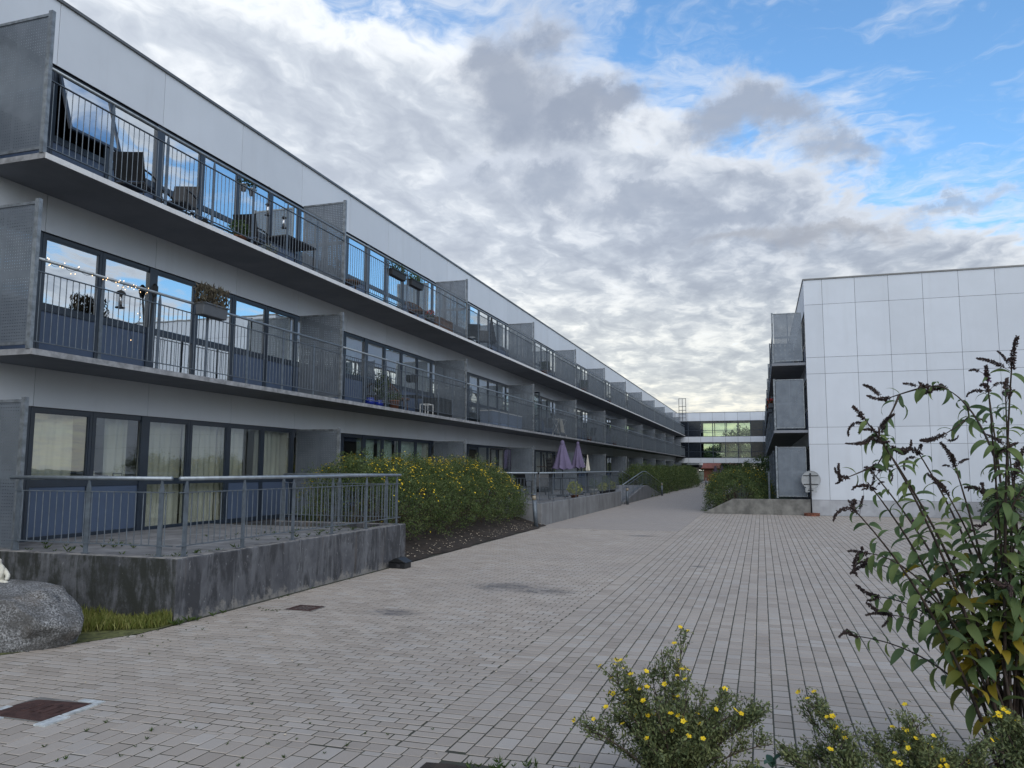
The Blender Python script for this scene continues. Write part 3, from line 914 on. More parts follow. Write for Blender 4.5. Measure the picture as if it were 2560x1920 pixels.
def rail_run(root, a, b, z, hh, posts, handrail=(0, 1), z2=None, spacing=0.112, single=True, hr=0.026):
    """one straight run of railing from a to b (x, y) on floor z; hh = handrail height"""
    A = Vector((a[0], a[1], z)); B = Vector((b[0], b[1], z if z2 is None else z2)); L = (B - A).length; d = (B - A) / L
    up = Vector((0, 0, 1))
    h0, h1 = handrail
    m = MB(); m.tube([A + d * L * h0 + up * hh, A + d * L * h1 + up * hh], hr, 10); build('handrail', m, 'handrail', root, True)
    for q, nm in ((hh - 0.17, 'upper_rail'), (0.13, 'lower_rail')):
        m = MB(); m.bar(A + up * q, B + up * q, 0.036, 0.012); build(nm, m, 'rail', root)
    key = round(hh, 3)
    if key not in RP: RP[key] = (post_mesh(hh - 0.015, w=0.07), MB().tube([(0, 0, 0.13), (0, 0, hh - 0.17)], 0.0065, 6).mesh('baluster', 'rail'))
    ang = math.atan2(d.y, d.x) - PI / 2
    for t in posts:
        p = A + d * L * t; inst('post', RP[key][0], p, ang, root)
    n = int(L / spacing)
    fm = MB()
    for i in range(1, n):
        t = i / n
        if any(abs(t - q) * L < 0.05 for q in posts): continue
        p = A + d * L * t
        if single: inst('baluster', RP[key][1], p, 0, root)
        else: fm.box(p.x - .007, p.y - .007, p.z + .13, p.x + .007, p.y + .007, p.z + hh - .17)
    if fm.v: tag(build('balusters', fm, 'rail', root), kind='stuff')


RP = {}
tr = tag(empty('terrace_railing', (TX - 0.1, 8.0, TZ)), 'grey steel railing standing on the blackened near terrace wall', 'railing')
rail_run(tr, (TX - 0.09, TY0 + 0.10), (TX - 0.09, TY1 - 0.10), TZ, 0.95, (0.02, 0.205, 0.40, 0.585, 0.775, 0.975))
rail_run(tr, (-9.52, TY0 + 0.10), (TX - 0.17, TY0 + 0.10), TZ, 0.95, (0.06, 0.50, 0.93), (0.0, 0.985))
rail_run(tr, (-9.45, TY1 - 0.10), (TX - 0.13, TY1 - 0.10), TZ, 0.95, (0.0, 0.5, 0.9))

# second terrace, further down the path
U_X, U0, U1, UZ = -6.80, 24.6, 39.7, 0.72
mat('grey_concrete', (0.20, 0.205, 0.215), 0.85, var=0.15, vscale=1.5, streak=(3.5, 0.75, (0.07, 0.072, 0.08)), bump=0.2, bscale=40)
m = MB(); m.prism([(-10.78, U0), (U_X, U0), (U_X, U1), (-10.78, U1), (-10.78, U1 - .2), (U_X - .2, U1 - .2), (U_X - .2, U0 + .2), (-10.78, U0 + .2)], 2, -0.05, UZ)
tag(build('terrace_wall', m, 'grey_concrete', bevel=0.015), 'grey streaked concrete wall under the terrace with the purple parasols', 'wall')
m = MB(); m.box(-10.78, U0 + .19, -0.05, U_X - .19, U1 - .19, 0.67)
tag(build('terrace_floor', m, 'flag'), 'grey floor of the second terrace behind its low wall', 'floor', kind='structure')
tr2 = tag(empty('terrace_railing', (U_X - 0.1, U0, UZ)), 'grey steel railing in front of the purple parasols', 'railing')
rail_run(tr2, (U_X - 0.09, U0 + .08), (U_X - 0.09, U1 - .1), UZ, 0.98, [i / 8.5 for i in range(9)], single=True, spacing=0.118)
rail_run(tr2, (-10.6, U0 + .08), (U_X - 0.16, U0 + .08), UZ, 0.98, (0.0, 0.5, 0.98), single=False)

# ramp and steps beyond
m = MB(); m.prism([(40.9, -0.05), (40.9, 0.12), (48.3, 0.82), (49.9, 0.82), (57.0, 0.05), (57.0, -0.05)], 0, -8.6, -6.85)
tag(build('entrance_ramp', m, 'grey_concrete'), 'concrete ramp and steps up to the entrance landing', 'ramp')
m_ = tag(empty('ramp_railing', (-6.95, 48.3, 0.82)), 'steel railing rising and falling over the entrance ramp', 'railing')
rail_run(m_, (-6.95, 41.1), (-6.95, 48.3), 0.14, 0.86, (0.0, 0.25, 0.5, 0.75, 1.0), z2=0.82, single=True, spacing=0.30)
rail_run(m_, (-6.95, 49.9), (-6.95, 57.0), 0.82, 0.86, (0.0, 0.33, 0.66, 1.0), z2=0.05, single=True, spacing=0.30)
rail_run(m_, (-6.95, 48.32), (-6.95, 49.88), 0.82, 0.86, (0.0,), single=True, spacing=0.30)
rail_run(m_, (-8.45, 49.9), (-8.45, 57.0), 0.82, 0.86, (0.0, 0.33, 0.66, 1.0), z2=0.05, single=True, spacing=0.30)

# wing wall of the right block
m = MB(); m.prism([(-2.42, -0.05), (-2.42, 0.0), (-1.16, 0.62), (1.885, 0.64), (1.885, -0.05)], 1, 34.0, 34.14)
mat('wing_concrete', (0.23, 0.225, 0.21), 0.85, var=0.25, vscale=2.2, streak=(2.5, 0.6, (0.08, 0.08, 0.075)), bump=0.2, bscale=40)
tag(build('wing_wall', m, 'wing_concrete', bevel=0.012), 'low concrete wing wall with a sloped end below the right block', 'wall')

# ------------------------------------------------------------------ foliage helpers
leafmat('potentilla', (0.034, 0.060, 0.022), (0.075, 0.115, 0.040), (0.145, 0.175, 0.055), 0.25)
leafmat('potentilla_near', (0.075, 0.100, 0.045), (0.125, 0.155, 0.068), (0.21, 0.225, 0.09), 0.28)
leafmat('tree_leaf', (0.014, 0.030, 0.010), (0.032, 0.058, 0.018), (0.070, 0.095, 0.030), 0.2)
leafmat('tree_pale', (0.05, 0.085, 0.025), (0.09, 0.14, 0.04), (0.15, 0.19, 0.06), 0.25)
leafmat('bud_leaf', (0.090, 0.140, 0.070), (0.135, 0.200, 0.082), (0.20, 0.25, 0.08), 0.50, 0.7)
leafmat('bud_yellow', (0.22, 0.17, 0.02), (0.32, 0.24, 0.03), (0.40, 0.30, 0.05), 0.35, 0.5)
leafmat('bud_olive', (0.09, 0.11, 0.02), (0.13, 0.14, 0.03), (0.17, 0.17, 0.04), 0.35, 0.5)
leafmat('grass', (0.09, 0.115, 0.025), (0.15, 0.18, 0.04), (0.28, 0.26, 0.09), 0.3)
leafmat('weed', (0.03, 0.06, 0.015), (0.05, 0.09, 0.02), (0.09, 0.12, 0.03), 0.3)
leafmat('petal', (0.62, 0.42, 0.01), (0.72, 0.50, 0.015), (0.80, 0.60, 0.03), 0.2)
leafmat('yellow_plant', (0.14, 0.20, 0.02), (0.32, 0.34, 0.03), (0.45, 0.43, 0.05), 0.3)
leafmat('red_flower', (0.30, 0.02, 0.02), (0.42, 0.04, 0.03), (0.5, 0.08, 0.06), 0.2)
leafmat('heather', (0.05, 0.045, 0.035), (0.085, 0.07, 0.05), (0.12, 0.11, 0.07), 0.2)
mat('bark', (0.075, 0.055, 0.04), 0.9, var=0.3, vscale=20, bump=0.4, bscale=60)
mat('twig', (0.09, 0.065, 0.048), 0.85, var=0.3, vscale=30)
mat('bud_stem', (0.060, 0.040, 0.030), 0.7, var=0.3, vscale=25)
mat('spent', (0.070, 0.046, 0.042), 0.9, var=0.3, vscale=60, rand=0.3)
mat('fresh_purple', (0.11, 0.012, 0.10), 0.7, var=0.2, vscale=60)
rng = np.random.default_rng(11)


def rand_unit(n):
    v = rng.normal(size=(n, 3)); return v / np.linalg.norm(v, axis=1, keepdims=True)


def leaf_mesh(name, c, d, ln, wd, m, origin=None, fold=0.25):
    """one mesh of many small folded leaves: centres c, directions d, lengths, widths"""
    n = len(c)
    d = d / np.maximum(np.linalg.norm(d, axis=1, keepdims=True), 1e-6)
    s = np.cross(d, rand_unit(n)); s /= np.maximum(np.linalg.norm(s, axis=1, keepdims=True), 1e-6)
    nn = np.cross(d, s)
    ln = np.broadcast_to(ln, (n,))[:, None]; wd = np.broadcast_to(wd, (n,))[:, None]
    v = np.empty((n, 4, 3))
    v[:, 0] = c - d * ln * 0.5
    v[:, 1] = c + s * wd * 0.5 + nn * wd * fold
    v[:, 2] = c + d * ln * 0.5
    v[:, 3] = c - s * wd * 0.5 + nn * wd * fold
    v = v.reshape(-1, 3)
    org = np.array(origin) if origin is not None else np.array([(v[:, 0].min() + v[:, 0].max()) / 2, (v[:, 1].min() + v[:, 1].max()) / 2, v[:, 2].min()])
    v = v - org
    me = bpy.data.meshes.new(name)
    me.vertices.add(4 * n); me.vertices.foreach_set('co', v.astype(np.float32).ravel())
    me.loops.add(4 * n); me.loops.foreach_set('vertex_index', np.arange(4 * n, dtype=np.int32))
    me.polygons.add(n); me.polygons.foreach_set('loop_start', np.arange(0, 4 * n, 4, dtype=np.int32)); me.polygons.foreach_set('loop_total', np.full(n, 4, dtype=np.int32))
    me.materials.append(MATS[m]); me.update(calc_edges=True); me.validate()
    return me, org


def leaves(name, c, d, ln, wd, m, parent=None, stuff=False):
    me, org = leaf_mesh(name, c, d, ln, wd, m)
    o = inst(name, me, tuple(org), 0, parent)
    if stuff: o['kind'] = 'stuff'
    return o


def tufts(centres, outward, per, sig, spread=1.0):
    """leaf positions and directions scattered round tuft centres"""
    n = len(centres) * per
    c = np.repeat(centres, per, 0); o = np.repeat(outward, per, 0)
    off = rng.normal(size=(n, 3)) * sig
    d = o * 0.9 + rand_unit(n) * spread + off / sig * 0.25
    return c + off, d


def wob(p, f=1.0):
    """cheap smooth noise in -1..1"""
    x, y, z = p[..., 0] * f, p[..., 1] * f, p[..., 2] * f
    return (np.sin(1.7 * x + 2.3 * y + 0.5) + np.sin(2.9 * y - 1.3 * z + 1.1) + np.sin(2.1 * z + 1.9 * x + 2.7) + 0.6 * np.sin(4.7 * x - 3.9 * y + 3.1 * z)) / 3.6


def hedge(name, label, y0, y1, xc, rx, h, ntuft, per, flower, leaf=(0.035, 0.06), base_z=0.1, sig=0.085, taper=(0.6, 0.6), m='potentilla', fmin=0.45, fsize=0.022, group='yellow-flowering shrub hedges'):
    """a clipped-loose hedge along Y; xc and h may be functions of y"""
    fx = xc if callable(xc) else (lambda y: xc + 0 * y)
    fh = h if callable(h) else (lambda y: h + 0 * y)
    root = tag(empty(name, (float(fx(np.array(y0 + y1) / 2)), (y0 + y1) / 2, 0)), label, 'hedge', group)

    def surf(n, lo, hi, thmin=-0.12, thmax=PI + 0.12):
        y = rng.uniform(y0, y1, n); th = rng.uniform(thmin, thmax, n)
        e = np.minimum(np.clip((y - y0) / taper[0], 0, 1), np.clip((y1 - y) / taper[1], 0, 1)); e = np.sqrt(np.clip(1 - (1 - e) ** 2, 0.0, 1))
        e = np.maximum(e, 0.12)
        H = (fh(y) - base_z) * (0.35 + 0.65 * e)
        cs = np.sign(np.cos(th)) * np.abs(np.cos(th)) ** 0.95; sn = np.sign(np.sin(th)) * np.abs(np.sin(th)) ** 0.9
        q = np.stack([fx(y) + rx * cs * (0.5 + 0.5 * e), y, base_z + H * 0.12 + H * 0.88 * sn], 1)
        k = rng.uniform(lo, hi, n)
        k = k * (1 + 0.10 * wob(q, 1.3) + 0.10 * wob(q + 7, 3.4) + 0.05 * wob(q + 3, 7.0))
        cen = np.stack([fx(y), y, base_z + H * 0.25], 1)
        q = cen + (q - cen) * k[:, None]
        q[:, 1] += rng.normal(size=n) * 0.05
        out = q - cen; out /= np.linalg.norm(out, axis=1, keepdims=True)
        return q, out

    c1, o1 = surf(int(ntuft * 0.62), 0.93, 1.07)
    c2, o2 = surf(int(ntuft * 0.38), 0.62, 0.93)
    c3, o3 = surf(int(ntuft * 0.07), 1.06, 1.20, 0.3, PI - 0.3)        # stray shoots
    c, o = np.concatenate([c1, c2, c3]), np.concatenate([o1, o2, o3])
    o[:, 2] += 0.35
    p, d = tufts(c, o, per, sig)
    n = len(p)
    p[:, 2] = np.maximum(p[:, 2], 0.04 if base_z < .2 else .22)
    L = rng.uniform(leaf[0], leaf[1], n)
    leaves('foliage', p, d, L, L * rng.uniform(0.4, 0.6, n), m, root, True)
    # twigs
    tw = MB()
    q, out = surf(int(ntuft * 0.16), 0.85, 1.0)
    for a in q:
        b = Vector((float(fx(np.array(a[1]))) + (a[0] - float(fx(np.array(a[1])))) * 0.25, a[1] + rnd.uniform(-.2, .2), 0.0))
        aa = Vector(a); mid = (aa + b) / 2 + Vector((rnd.uniform(-.1, .1), rnd.uniform(-.1, .1), 0.1))
        tw.tube([b, mid, aa], [0.012, 0.008, 0.004], 4, False)
    tag(build('twigs', tw, 'twig', root), kind='stuff')
    # blossoms sit on the outside, mostly high up
    if flower:
        q, out = surf(flower * 7, 1.03, 1.13)
        zrel = (q[:, 2] - base_z) / (fh(q[:, 1]) - base_z)
        keep = rng.uniform(size=len(q)) < np.clip((zrel - fmin) * 1.9, 0.008, 1) * np.clip(0.35 + 1.0 * wob(q, 1.1) + 0.8 * wob(q + 4, 3.6), 0.02, 1)
        q, out = q[keep][:flower], out[keep][:flower]
        pm_ = MB()
        for a, b in zip(q, out):
            nrm = (Vector(b) + Vector((rnd.uniform(-.5, .5), rnd.uniform(-.5, .5), rnd.uniform(0, .6)))).normalized()
            u = nrm.orthogonal().normalized(); w = nrm.cross(u); r = fsize * rnd.uniform(0.7, 1.15); t0 = rnd.uniform(0, 2)
            c0 = Vector(a)
            pm_.add([c0] + [c0 + (u * math.cos(t0 + k * 2 * PI / 5) + w * math.sin(t0 + k * 2 * PI / 5)) * r + nrm * r * 0.25 for k in range(5)],
                    [(0, 1 + k, 1 + (k + 1) % 5) for k in range(5)])
        tag(build('blossoms', pm_, 'petal', root), kind='stuff')
    return root


# soil bank under the first hedge
sb = MB()
ny, nx = 60, 14
vs = []
for j in range(ny + 1):
    for i in range(nx + 1):
        y = 14.15 + (24.75 - 14.15) * j / ny; t = i / nx
        xe = -6.66 - 0.05 * math.sin(y * 2.1) - 0.04 * math.sin(y * 5.3)
        x = xe + (-10.75 - xe) * t
        z = 0.012 + 0.42 * min(1, t * 2.6) ** 0.9 + 0.02 * math.sin(y * 7 + x * 5) * min(1, t * 8) + rnd.uniform(-.008, .012) * (i > 0)
        vs.append((x, y, z))
fs = [(j * (nx + 1) + i, j * (nx + 1) + i + 1, (j + 1) * (nx + 1) + i + 1, (j + 1) * (nx + 1) + i) for j in range(ny) for i in range(nx)]
sb.add(vs, [f[::-1] for f in fs])
tag(build('soil_bank', sb, 'soil', smooth=True), 'dark bare soil bank at the foot of the near flowering hedge', 'soil bank', kind='structure')
hedge('flowering_hedge', 'yellow-flowering hedge on dark soil beside the blackened near terrace', 14.3, 24.75, -8.28, 1.12,
      lambda y: np.where(y < 21.8, 1.92 + 0.03 * np.sin(y * 1.9), 1.92 - (y - 21.8) ** 2 * 0.09), 2000, 46, 2300, taper=(0.25, 1.2), fsize=0.021, sig=0.065, leaf=(0.03, 0.052), base_z=0.36)
hedge('green_hedge', 'long green hedge beyond the entrance ramp on the left of the path', 50.5, 88.0, lambda y: -7.95 + np.clip((y - 62) / 26, 0, 1) * 0.6, 1.05, 1.85, 1500, 26, 150,
      leaf=(0.07, 0.12), sig=0.12, taper=(1, 1))
hedge('flowering_hedge', 'rounded yellow-flowering bush behind the sloped wing wall', 34.35, 41.0, -0.95, 1.40, lambda y: 1.80 + 0.04 * np.sin(y * 1.7), 900, 36, 620, leaf=(0.04, 0.07), fmin=0.1,
      taper=(2.4, 2.6), fsize=0.028)

# ------------------------------------------------------------------ trees


def tree(name, label, loc, h, r, nclump, per, leaf, m='tree_leaf', trunk=0.16, group=None, cz=0.62, squash=0.9, bare=0.28):
    root = tag(empty(name, loc), label, 'tree', group)
    x, y, z = loc
    T = MB(); th = h * 0.62
    T.tube([(x, y, z - 0.1), (x + 0.05, y, z + th * 0.4), (x - 0.06, y + 0.05, z + th)], [trunk, trunk * 0.75, trunk * 0.4], 8)
    cs = []
    for i in range(7):
        a = 2 * PI * i / 7 + rnd.uniform(-.3, .3); s0 = rnd.uniform(0.3, 0.9)
        p0 = Vector((x, y, z + th * s0)); p2 = Vector((x + math.cos(a) * r * rnd.uniform(.5, .8), y + math.sin(a) * r * rnd.uniform(.5, .8), z + h * rnd.uniform(0.55, 0.9)))
        p1 = (p0 + p2) / 2 + Vector((0, 0, -0.1 * h * 0.3))
        T.tube([p0, p1, p2], [trunk * 0.45, trunk * 0.28, trunk * 0.1], 6)
    build('trunk', T, 'bark', root, True)
    n = nclump
    u = rand_unit(n); k = rng.uniform(0.35, 1.0, n) ** 0.5
    c = np.stack([x + u[:, 0] * r * k, y + u[:, 1] * r * k, z + h * cz + u[:, 2] * (h * (1 - cz)) * squash * k], 1)
    c += 0.18 * r * np.stack([wob(c, 1.1), wob(c + 3, 1.3), wob(c + 9, 1.2)], 1)
    c[:, 2] = np.maximum(c[:, 2], z + h * bare * 0.6)
    p, d = tufts(c, u, per, r * 0.10)
    L = rng.uniform(leaf * 0.7, leaf * 1.3, len(p))
    leaves('crown', p, d, L, L * 0.55, m, root)
    return root


tree('tree', 'dark leafy tree right behind the middle of the glazed link', (-2.2, 124, 0), 8.2, 3.4, 260, 30, 0.30, group='trees beyond the link', bare=.05)
tree('tree', 'tall dark tree behind the right end of the glazed link', (2.4, 128, 0), 9.0, 3.8, 260, 30, 0.32, group='trees beyond the link', bare=.05)
tree('tree', 'rounded dark tree half hidden behind the red-roofed house', (-6.2, 142, 0), 6.3, 3.0, 240, 28, 0.32, group='trees beyond the link', bare=.05)
tree('tree', 'small tree whose top pokes up left of the dark panes', (-11.0, 136, 0), 5.6, 3.2, 220, 28, 0.32, group='trees beyond the link', bare=.05)
tree('tall_shrub', 'broad dark shrub filling the gap under the right half of the link', (0.6, 117, 0), 3.6, 3.2, 200, 30, .26, group=None, bare=0.0, cz=.45)
tree('tall_shrub', 'dark shrub beside the white van under the link', (-4.6, 119, 0), 2.9, 1.5, 120, 30, .22, group=None, bare=0.0, cz=.45)
tree('tree', 'light green young tree at the foot of the right block', (-0.2, 62, 0), 3.1, 1.15, 120, 24, 0.13, 'tree_pale', 0.05, group=None, bare=0.0, cz=.5)
for i, (tx, ty, th_, rr_) in enumerate(((24, 1, 9.5, 3.6), (27, 12, 12, 3.9), (25, 22, 10.5, 3.4), (31, -8, 13, 4.2))):
    tree('tree', ['broad tree across the court mirrored in the near windows', 'tallest tree across the court mirrored in the windows', 'narrow tree at the end of the row across the court', 'big tree standing behind the camera across the court'][i],
         (tx, ty, 0), th_, rr_, 220, 26, 0.34, group='trees across the court', bare=.1)

# ------------------------------------------------------------------ things behind the link
mat('red_tile', (0.24, 0.075, 0.05), 0.85, var=0.2, vscale=3, streak=(6, .3, (0.12, .04, .03)))
mat('cream', (0.48, 0.44, 0.36), 0.8, var=0.06)
mat('brick_red', (0.22, 0.085, 0.055), 0.85, var=0.25, vscale=12, rand=0.2)
hs = tag(empty('house', (-6.0, 128, 0)), 'low house with red tiled roof glimpsed under the glazed link', 'house')
m = MB(); m.box(-8.6, 127, -0.05, -3.2, 133, 1.95); build('wall', m, 'brick_red', hs)
m = MB(); m.prism([(126.6, 1.9), (126.6, 2.0), (130, 2.9), (133.4, 2.0), (133.4, 1.9), (130, 2.8)], 0, -9.0, -2.9); build('roof', m, 'red_tile', hs)
m = MB(); m.box(-6.6, 126.96, 0.9, -5.4, 127.02, 1.7); build('window', m, 'dark_glass', hs)
cn = tag(empty('canopy_building', (-10.5, 116, 0)), 'flat cream building with a white-edged canopy seen under the link', 'building')
m = MB(); m.box(-14, 116, -0.05, -9.0, 122, 2.3); build('wall', m, 'cream', cn)
m = MB(); m.box(-14.2, 115.0, 2.42, -8.4, 122.2, 2.75); build('roof', m, 'white_paint', cn)
m = MB(); m.box(-14.1, 115.2, 2.05, -8.5, 122.1, 2.415); build('canopy', m, 'dark_metal', cn)
m = MB(); m.box(-10.2, 115.93, 0.1, -9.2, 115.99, 1.95); build('door', m, 'glass_low', cn)
van = tag(empty('van', (-2.6, 112, 0)), 'white van parked beyond the link, only its top showing over the bush', 'van')
m = MB(); m.prism([(-3.5, 0.35), (-3.5, 1.15), (-3.25, 1.85), (-2.95, 2.0), (-1.8, 2.0), (-1.5, 1.85), (-1.3, 1.15), (-1.3, 0.35)], 1, 110.5, 115.0); build('body', m, 'white_paint', van, bevel=0.06)
m = MB(); m.prism([(-3.28, 1.25), (-3.1, 1.78), (-1.7, 1.78), (-1.52, 1.25)], 1, 110.46, 110.52); build('windscreen', m, 'dark_glass', van)
for wx_ in (-3.35, -1.45):
    for wy in (111.4, 114.1):
        m = MB(); m.tube([(wx_ - .1, wy, 0.33), (wx_ + .1, wy, 0.33)], 0.33, 14); build('wheel', m, 'black_plastic', van)


def folded_parasol(loc, zh, zt, r, m, label, zb, pleats=8, group=None, name='folded_parasol'):
    x, y = loc
    root = tag(empty(name, (x, y, zb)), label, 'parasol', group)
    P = MB(); n = pleats * 4; rows_ = 9
    vs = []
    for i in range(rows_):
        t = i / (rows_ - 1)
        rad = r * (0.16 + 0.84 * t ** 0.9)
        z = zt + (zh - zt) * t
        for k in range(n):
            a = 2 * PI * k / n
            rr_ = rad * (1 + 0.26 * (0.3 + t) * math.cos(pleats * a + 0.6 * math.sin(3 * t)))
            vs.append((x + rr_ * math.cos(a), y + rr_ * math.sin(a), z + (0.035 * math.cos(pleats * a) if i == rows_ - 1 else 0)))
    fs = [(i * n + k, (i + 1) * n + k, (i + 1) * n + (k + 1) % n, i * n + (k + 1) % n) for i in range(rows_ - 1) for k in range(n)]
    vs.append((x, y, zt + r * 0.16)); fs += [(len(vs) - 1, k, (k + 1) % n) for k in range(n)]
    P.add(vs, fs); build('canopy', P, m, root, True)
    # strap
    m2 = MB(); m2.tube([(x, y, zb), (x, y, zt)], 0.022, 8); build('pole', m2, 'dark_metal', root)
    m3 = MB(); m3.lathe([(0.26, 0.0), (0.26, 0.05), (0.05, 0.09), (0.05, 0.3)], (x, y, zb), 14); build('base', m3, 'dark_metal', root)
    m4 = MB(); m4.lathe([(r * .20, 0), (r * .26, -0.10), (r * .30, -0.18)], (x, y, zt + 0.02), 16); build('vent_cap', m4, m, root, True)
    return root


mat('purple_cloth', (0.125, 0.105, 0.185), 0.85, var=0.12, vscale=4)
mat('purple_dark', (0.07, 0.05, 0.09), 0.85, var=0.12, vscale=4)
mat('cream_cloth', (0.50, 0.48, 0.42), 0.85, var=0.08)
mat('black_cloth', (0.012, 0.014, 0.018), 0.85, var=0.1)
folded_parasol((-8.0, 32.25), 1.83, 3.0, 0.36, 'purple_cloth', 'taller, wider folded purple parasol behind the second terrace railing', 0.68, group='purple folded parasols')
folded_parasol((-8.0, 35.2), 1.89, 3.05, 0.27, 'purple_cloth', 'narrower folded purple parasol, the one nearer the cream parasol', 0.68, group='purple folded parasols')
folded_parasol((-8.0, 37.3), 1.75, 2.50, 0.10, 'cream_cloth', 'thin folded cream parasol next to the purple parasols', 0.68, pleats=6)
folded_parasol((-5.15, 96), 1.25, 2.2, 0.34, 'purple_dark', 'dark folded parasol far off under the link, the left one', 0.0, group='far dark parasols')
folded_parasol((-4.45, 97), 1.25, 2.2, 0.34, 'purple_dark', 'dark folded parasol far off under the link, the right one', 0.0, group='far dark parasols')
folded_parasol((-10.0, 28.75), 6.75, 7.75, 0.17, 'black_cloth', 'folded black parasol on the third top-floor balcony', 6.27, pleats=6)

# ------------------------------------------------------------------ boulder, figurine, grass, covers and small street things


def granite():
    m = bpy.data.materials.new('granite'); m.use_nodes = True
    t = m.node_tree; h = N(t); b = t.nodes['Principled BSDF']
    pos = h.n('ShaderNodeNewGeometry').outputs['Position']
    f, _ = h.noise(pos, 3.0, 6, 0.65)
    sp, _ = h.noise(pos, 55, 5, 0.75)
    c = h.ramp(sp, [(0.36, (0.030, 0.030, 0.032)), (0.48, (0.10, 0.10, 0.10)), (0.57, (0.25, 0.255, 0.265)), (0.7, (0.42, 0.42, 0.42))])
    c = h.mix(h.ss(f, 0.45, 0.68, 0.0, 0.8), c, (0.060, 0.058, 0.055, 1))
    bnd, _ = h.noise(h.v('MULTIPLY', pos, (1.0, 1.0, 5.5)), 2.2, 5, 0.6)
    c = h.mix(h.ss(bnd, 0.55, 0.66, 0.0, 0.7), c, (0.07, 0.068, 0.066, 1))
    br, _ = h.noise(pos, 2.0, 3, 0.5)
    c = h.mix(h.ss(br, 0.55, 0.75, 0.0, 0.35), c, (0.15, 0.12, 0.09, 1))
    h.set(b.inputs['Base Color'], c); b.inputs['Roughness'].default_value = 0.85
    bn = h.n('ShaderNodeBump'); bn.inputs['Strength'].default_value = 0.9; bn.inputs['Distance'].default_value = 0.05
    h.set(bn.inputs['Height'], h.m('ADD', h.m('MULTIPLY', sp, 0.3), f)); h.set(b.inputs['Normal'], bn.outputs[0])
    MATS['granite'] = m


granite()
bm = bmesh.new(); bmesh.ops.create_icosphere(bm, subdivisions=5, radius=1.0)
_rb = random.Random(4)
cuts = [(Vector((_rb.gauss(0, 1), _rb.gauss(0, 1), _rb.gauss(0, .8))).normalized(), _rb.uniform(.80, .96)) for _ in range(12)]
cuts += [(Vector((.12, -.1, 1)).normalized(), .70), (Vector((.05, -1, .2)).normalized(), .78), (Vector((1, -.1, .75)).normalized(), .86)]
for v in bm.verts:
    q = Vector(v.co) * 1.08
    for nrm_, d_ in cuts:
        e = q.dot(nrm_) - d_
        if e > 0: q = q - nrm_ * e * .92
    a_ = np.array(q[:])
    q = q * (1 + 0.045 * float(wob(a_ + 2.0, 2.2)) + 0.030 * float(wob(a_ + 5, 6.0)) + 0.014 * float(wob(a_ + 1, 15.0)) + 0.008 * float(wob(a_ + 3, 31.0)))
    x, y, z = q.x * 1.04, q.y * 0.60, q.z * 0.52
    led = math.exp(-((z - 0.15 - 0.14 * math.sin(2.3 * x + .4)) / 0.028) ** 2) + .6 * math.exp(-((z + .02 + 0.10 * math.sin(3 * x)) / 0.03) ** 2)
    if y < 0.1: y += 0.05 * led
    v.co = (x, y, z)
zmin = min(v.co.z for v in bm.verts)
me = bpy.data.meshes.new('boulder'); bm.to_mesh(me); bm.free()
me.materials.append(MATS['granite']); me.polygons.foreach_set('use_smooth', [True] * len(me.polygons))
tag(inst('boulder', me, (-7.93, 6.42, 0.20), 0.12), 'big speckled grey granite boulder on the grass before the terrace wall', 'boulder')

# small seated garden figure: skinned body
sk = bpy.data.meshes.new('figurine')
jv = [(0, 0, 0.06), (0, 0, 0.16), (0, 0, 0.22), (0.0, -0.01, 0.27), (0, -0.015, 0.325),
      (0.055, 0, 0.205), (0.105, -0.04, 0.13), (0.085, -0.10, 0.09), (-0.055, 0, 0.205), (-0.10, -0.04, 0.13), (-0.07, -0.10, 0.09),
      (0.05, -0.02, 0.05), (0.09, -0.15, 0.06), (0.07, -0.19, 0.02), (-0.05, -0.02, 0.05), (-0.09, -0.15, 0.06), (-0.07, -0.19, 0.02)]
je = [(0, 1), (1, 2), (2, 3), (3, 4), (2, 5), (5, 6), (6, 7), (2, 8), (8, 9), (9, 10), (0, 11), (11, 12), (12, 13), (0, 14), (14, 15), (15, 16)]
jr = [.07, .066, .05, .028, .052, .032, .026, .02, .032, .026, .02, .045, .034, .026, .045, .034, .026]
sk.from_pydata(jv, je, [])
fo = bpy.data.objects.new('garden_figurine', sk)
_place(fo, None, Matrix.Translation((-8.03, 6.62, 0.525)) @ Matrix.Rotation(0.9, 4, 'Z'))
fo.modifiers.new('skin', 'SKIN')
for i, v in enumerate(sk.skin_vertices[0].data): v.radius = (jr[i], jr[i]); v.use_root = (i == 0)
ss_ = fo.modifiers.new('sub', 'SUBSURF'); ss_.levels = 2; ss_.render_levels = 2
mat('white_plaster', (0.62, 0.60, 0.52), 0.7, var=0.12, vscale=20)
sk.materials.append(MATS['white_plaster'])
tag(fo, 'small white seated garden figurine on top of the boulder', 'figurine')

# tuft grass in the corner by the wall
n = 8000
gx = rng.uniform(-8.9, -6.70, n); gy = 7.83 - rng.uniform(0, 1, n) ** 1.2 * np.clip((-6.62 - gx) * 0.75 + 0.22, 0.05, 1.15)
gh = rng.uniform(0.05, 0.17, n) * (1 + 0.5 * wob(np.stack([gx, gy, 0 * gx], 1), 3))
gd = np.stack([rng.normal(size=n) * 0.35, rng.normal(size=n) * 0.35, np.ones(n)], 1)
c_ = np.stack([gx, gy, gh * 0.45], 1)
go = leaves('grass', c_, gd, gh, 0.012, 'grass')
tag(go, 'short yellow-green grass between boulder and terrace wall', 'grass', kind='stuff')
gs = MB(); gs.add([(-9.5, 6.0, 0.006), (-7.2, 6.0, 0.006), (-6.66, 7.25, 0.006), (-6.64, 7.86, 0.006), (-9.5, 7.86, 0.006)], [(0, 1, 2, 3, 4)])
mat('turf', (0.13, 0.14, 0.05), 0.95, var=0.3, vscale=12, bump=0.5, bscale=60)
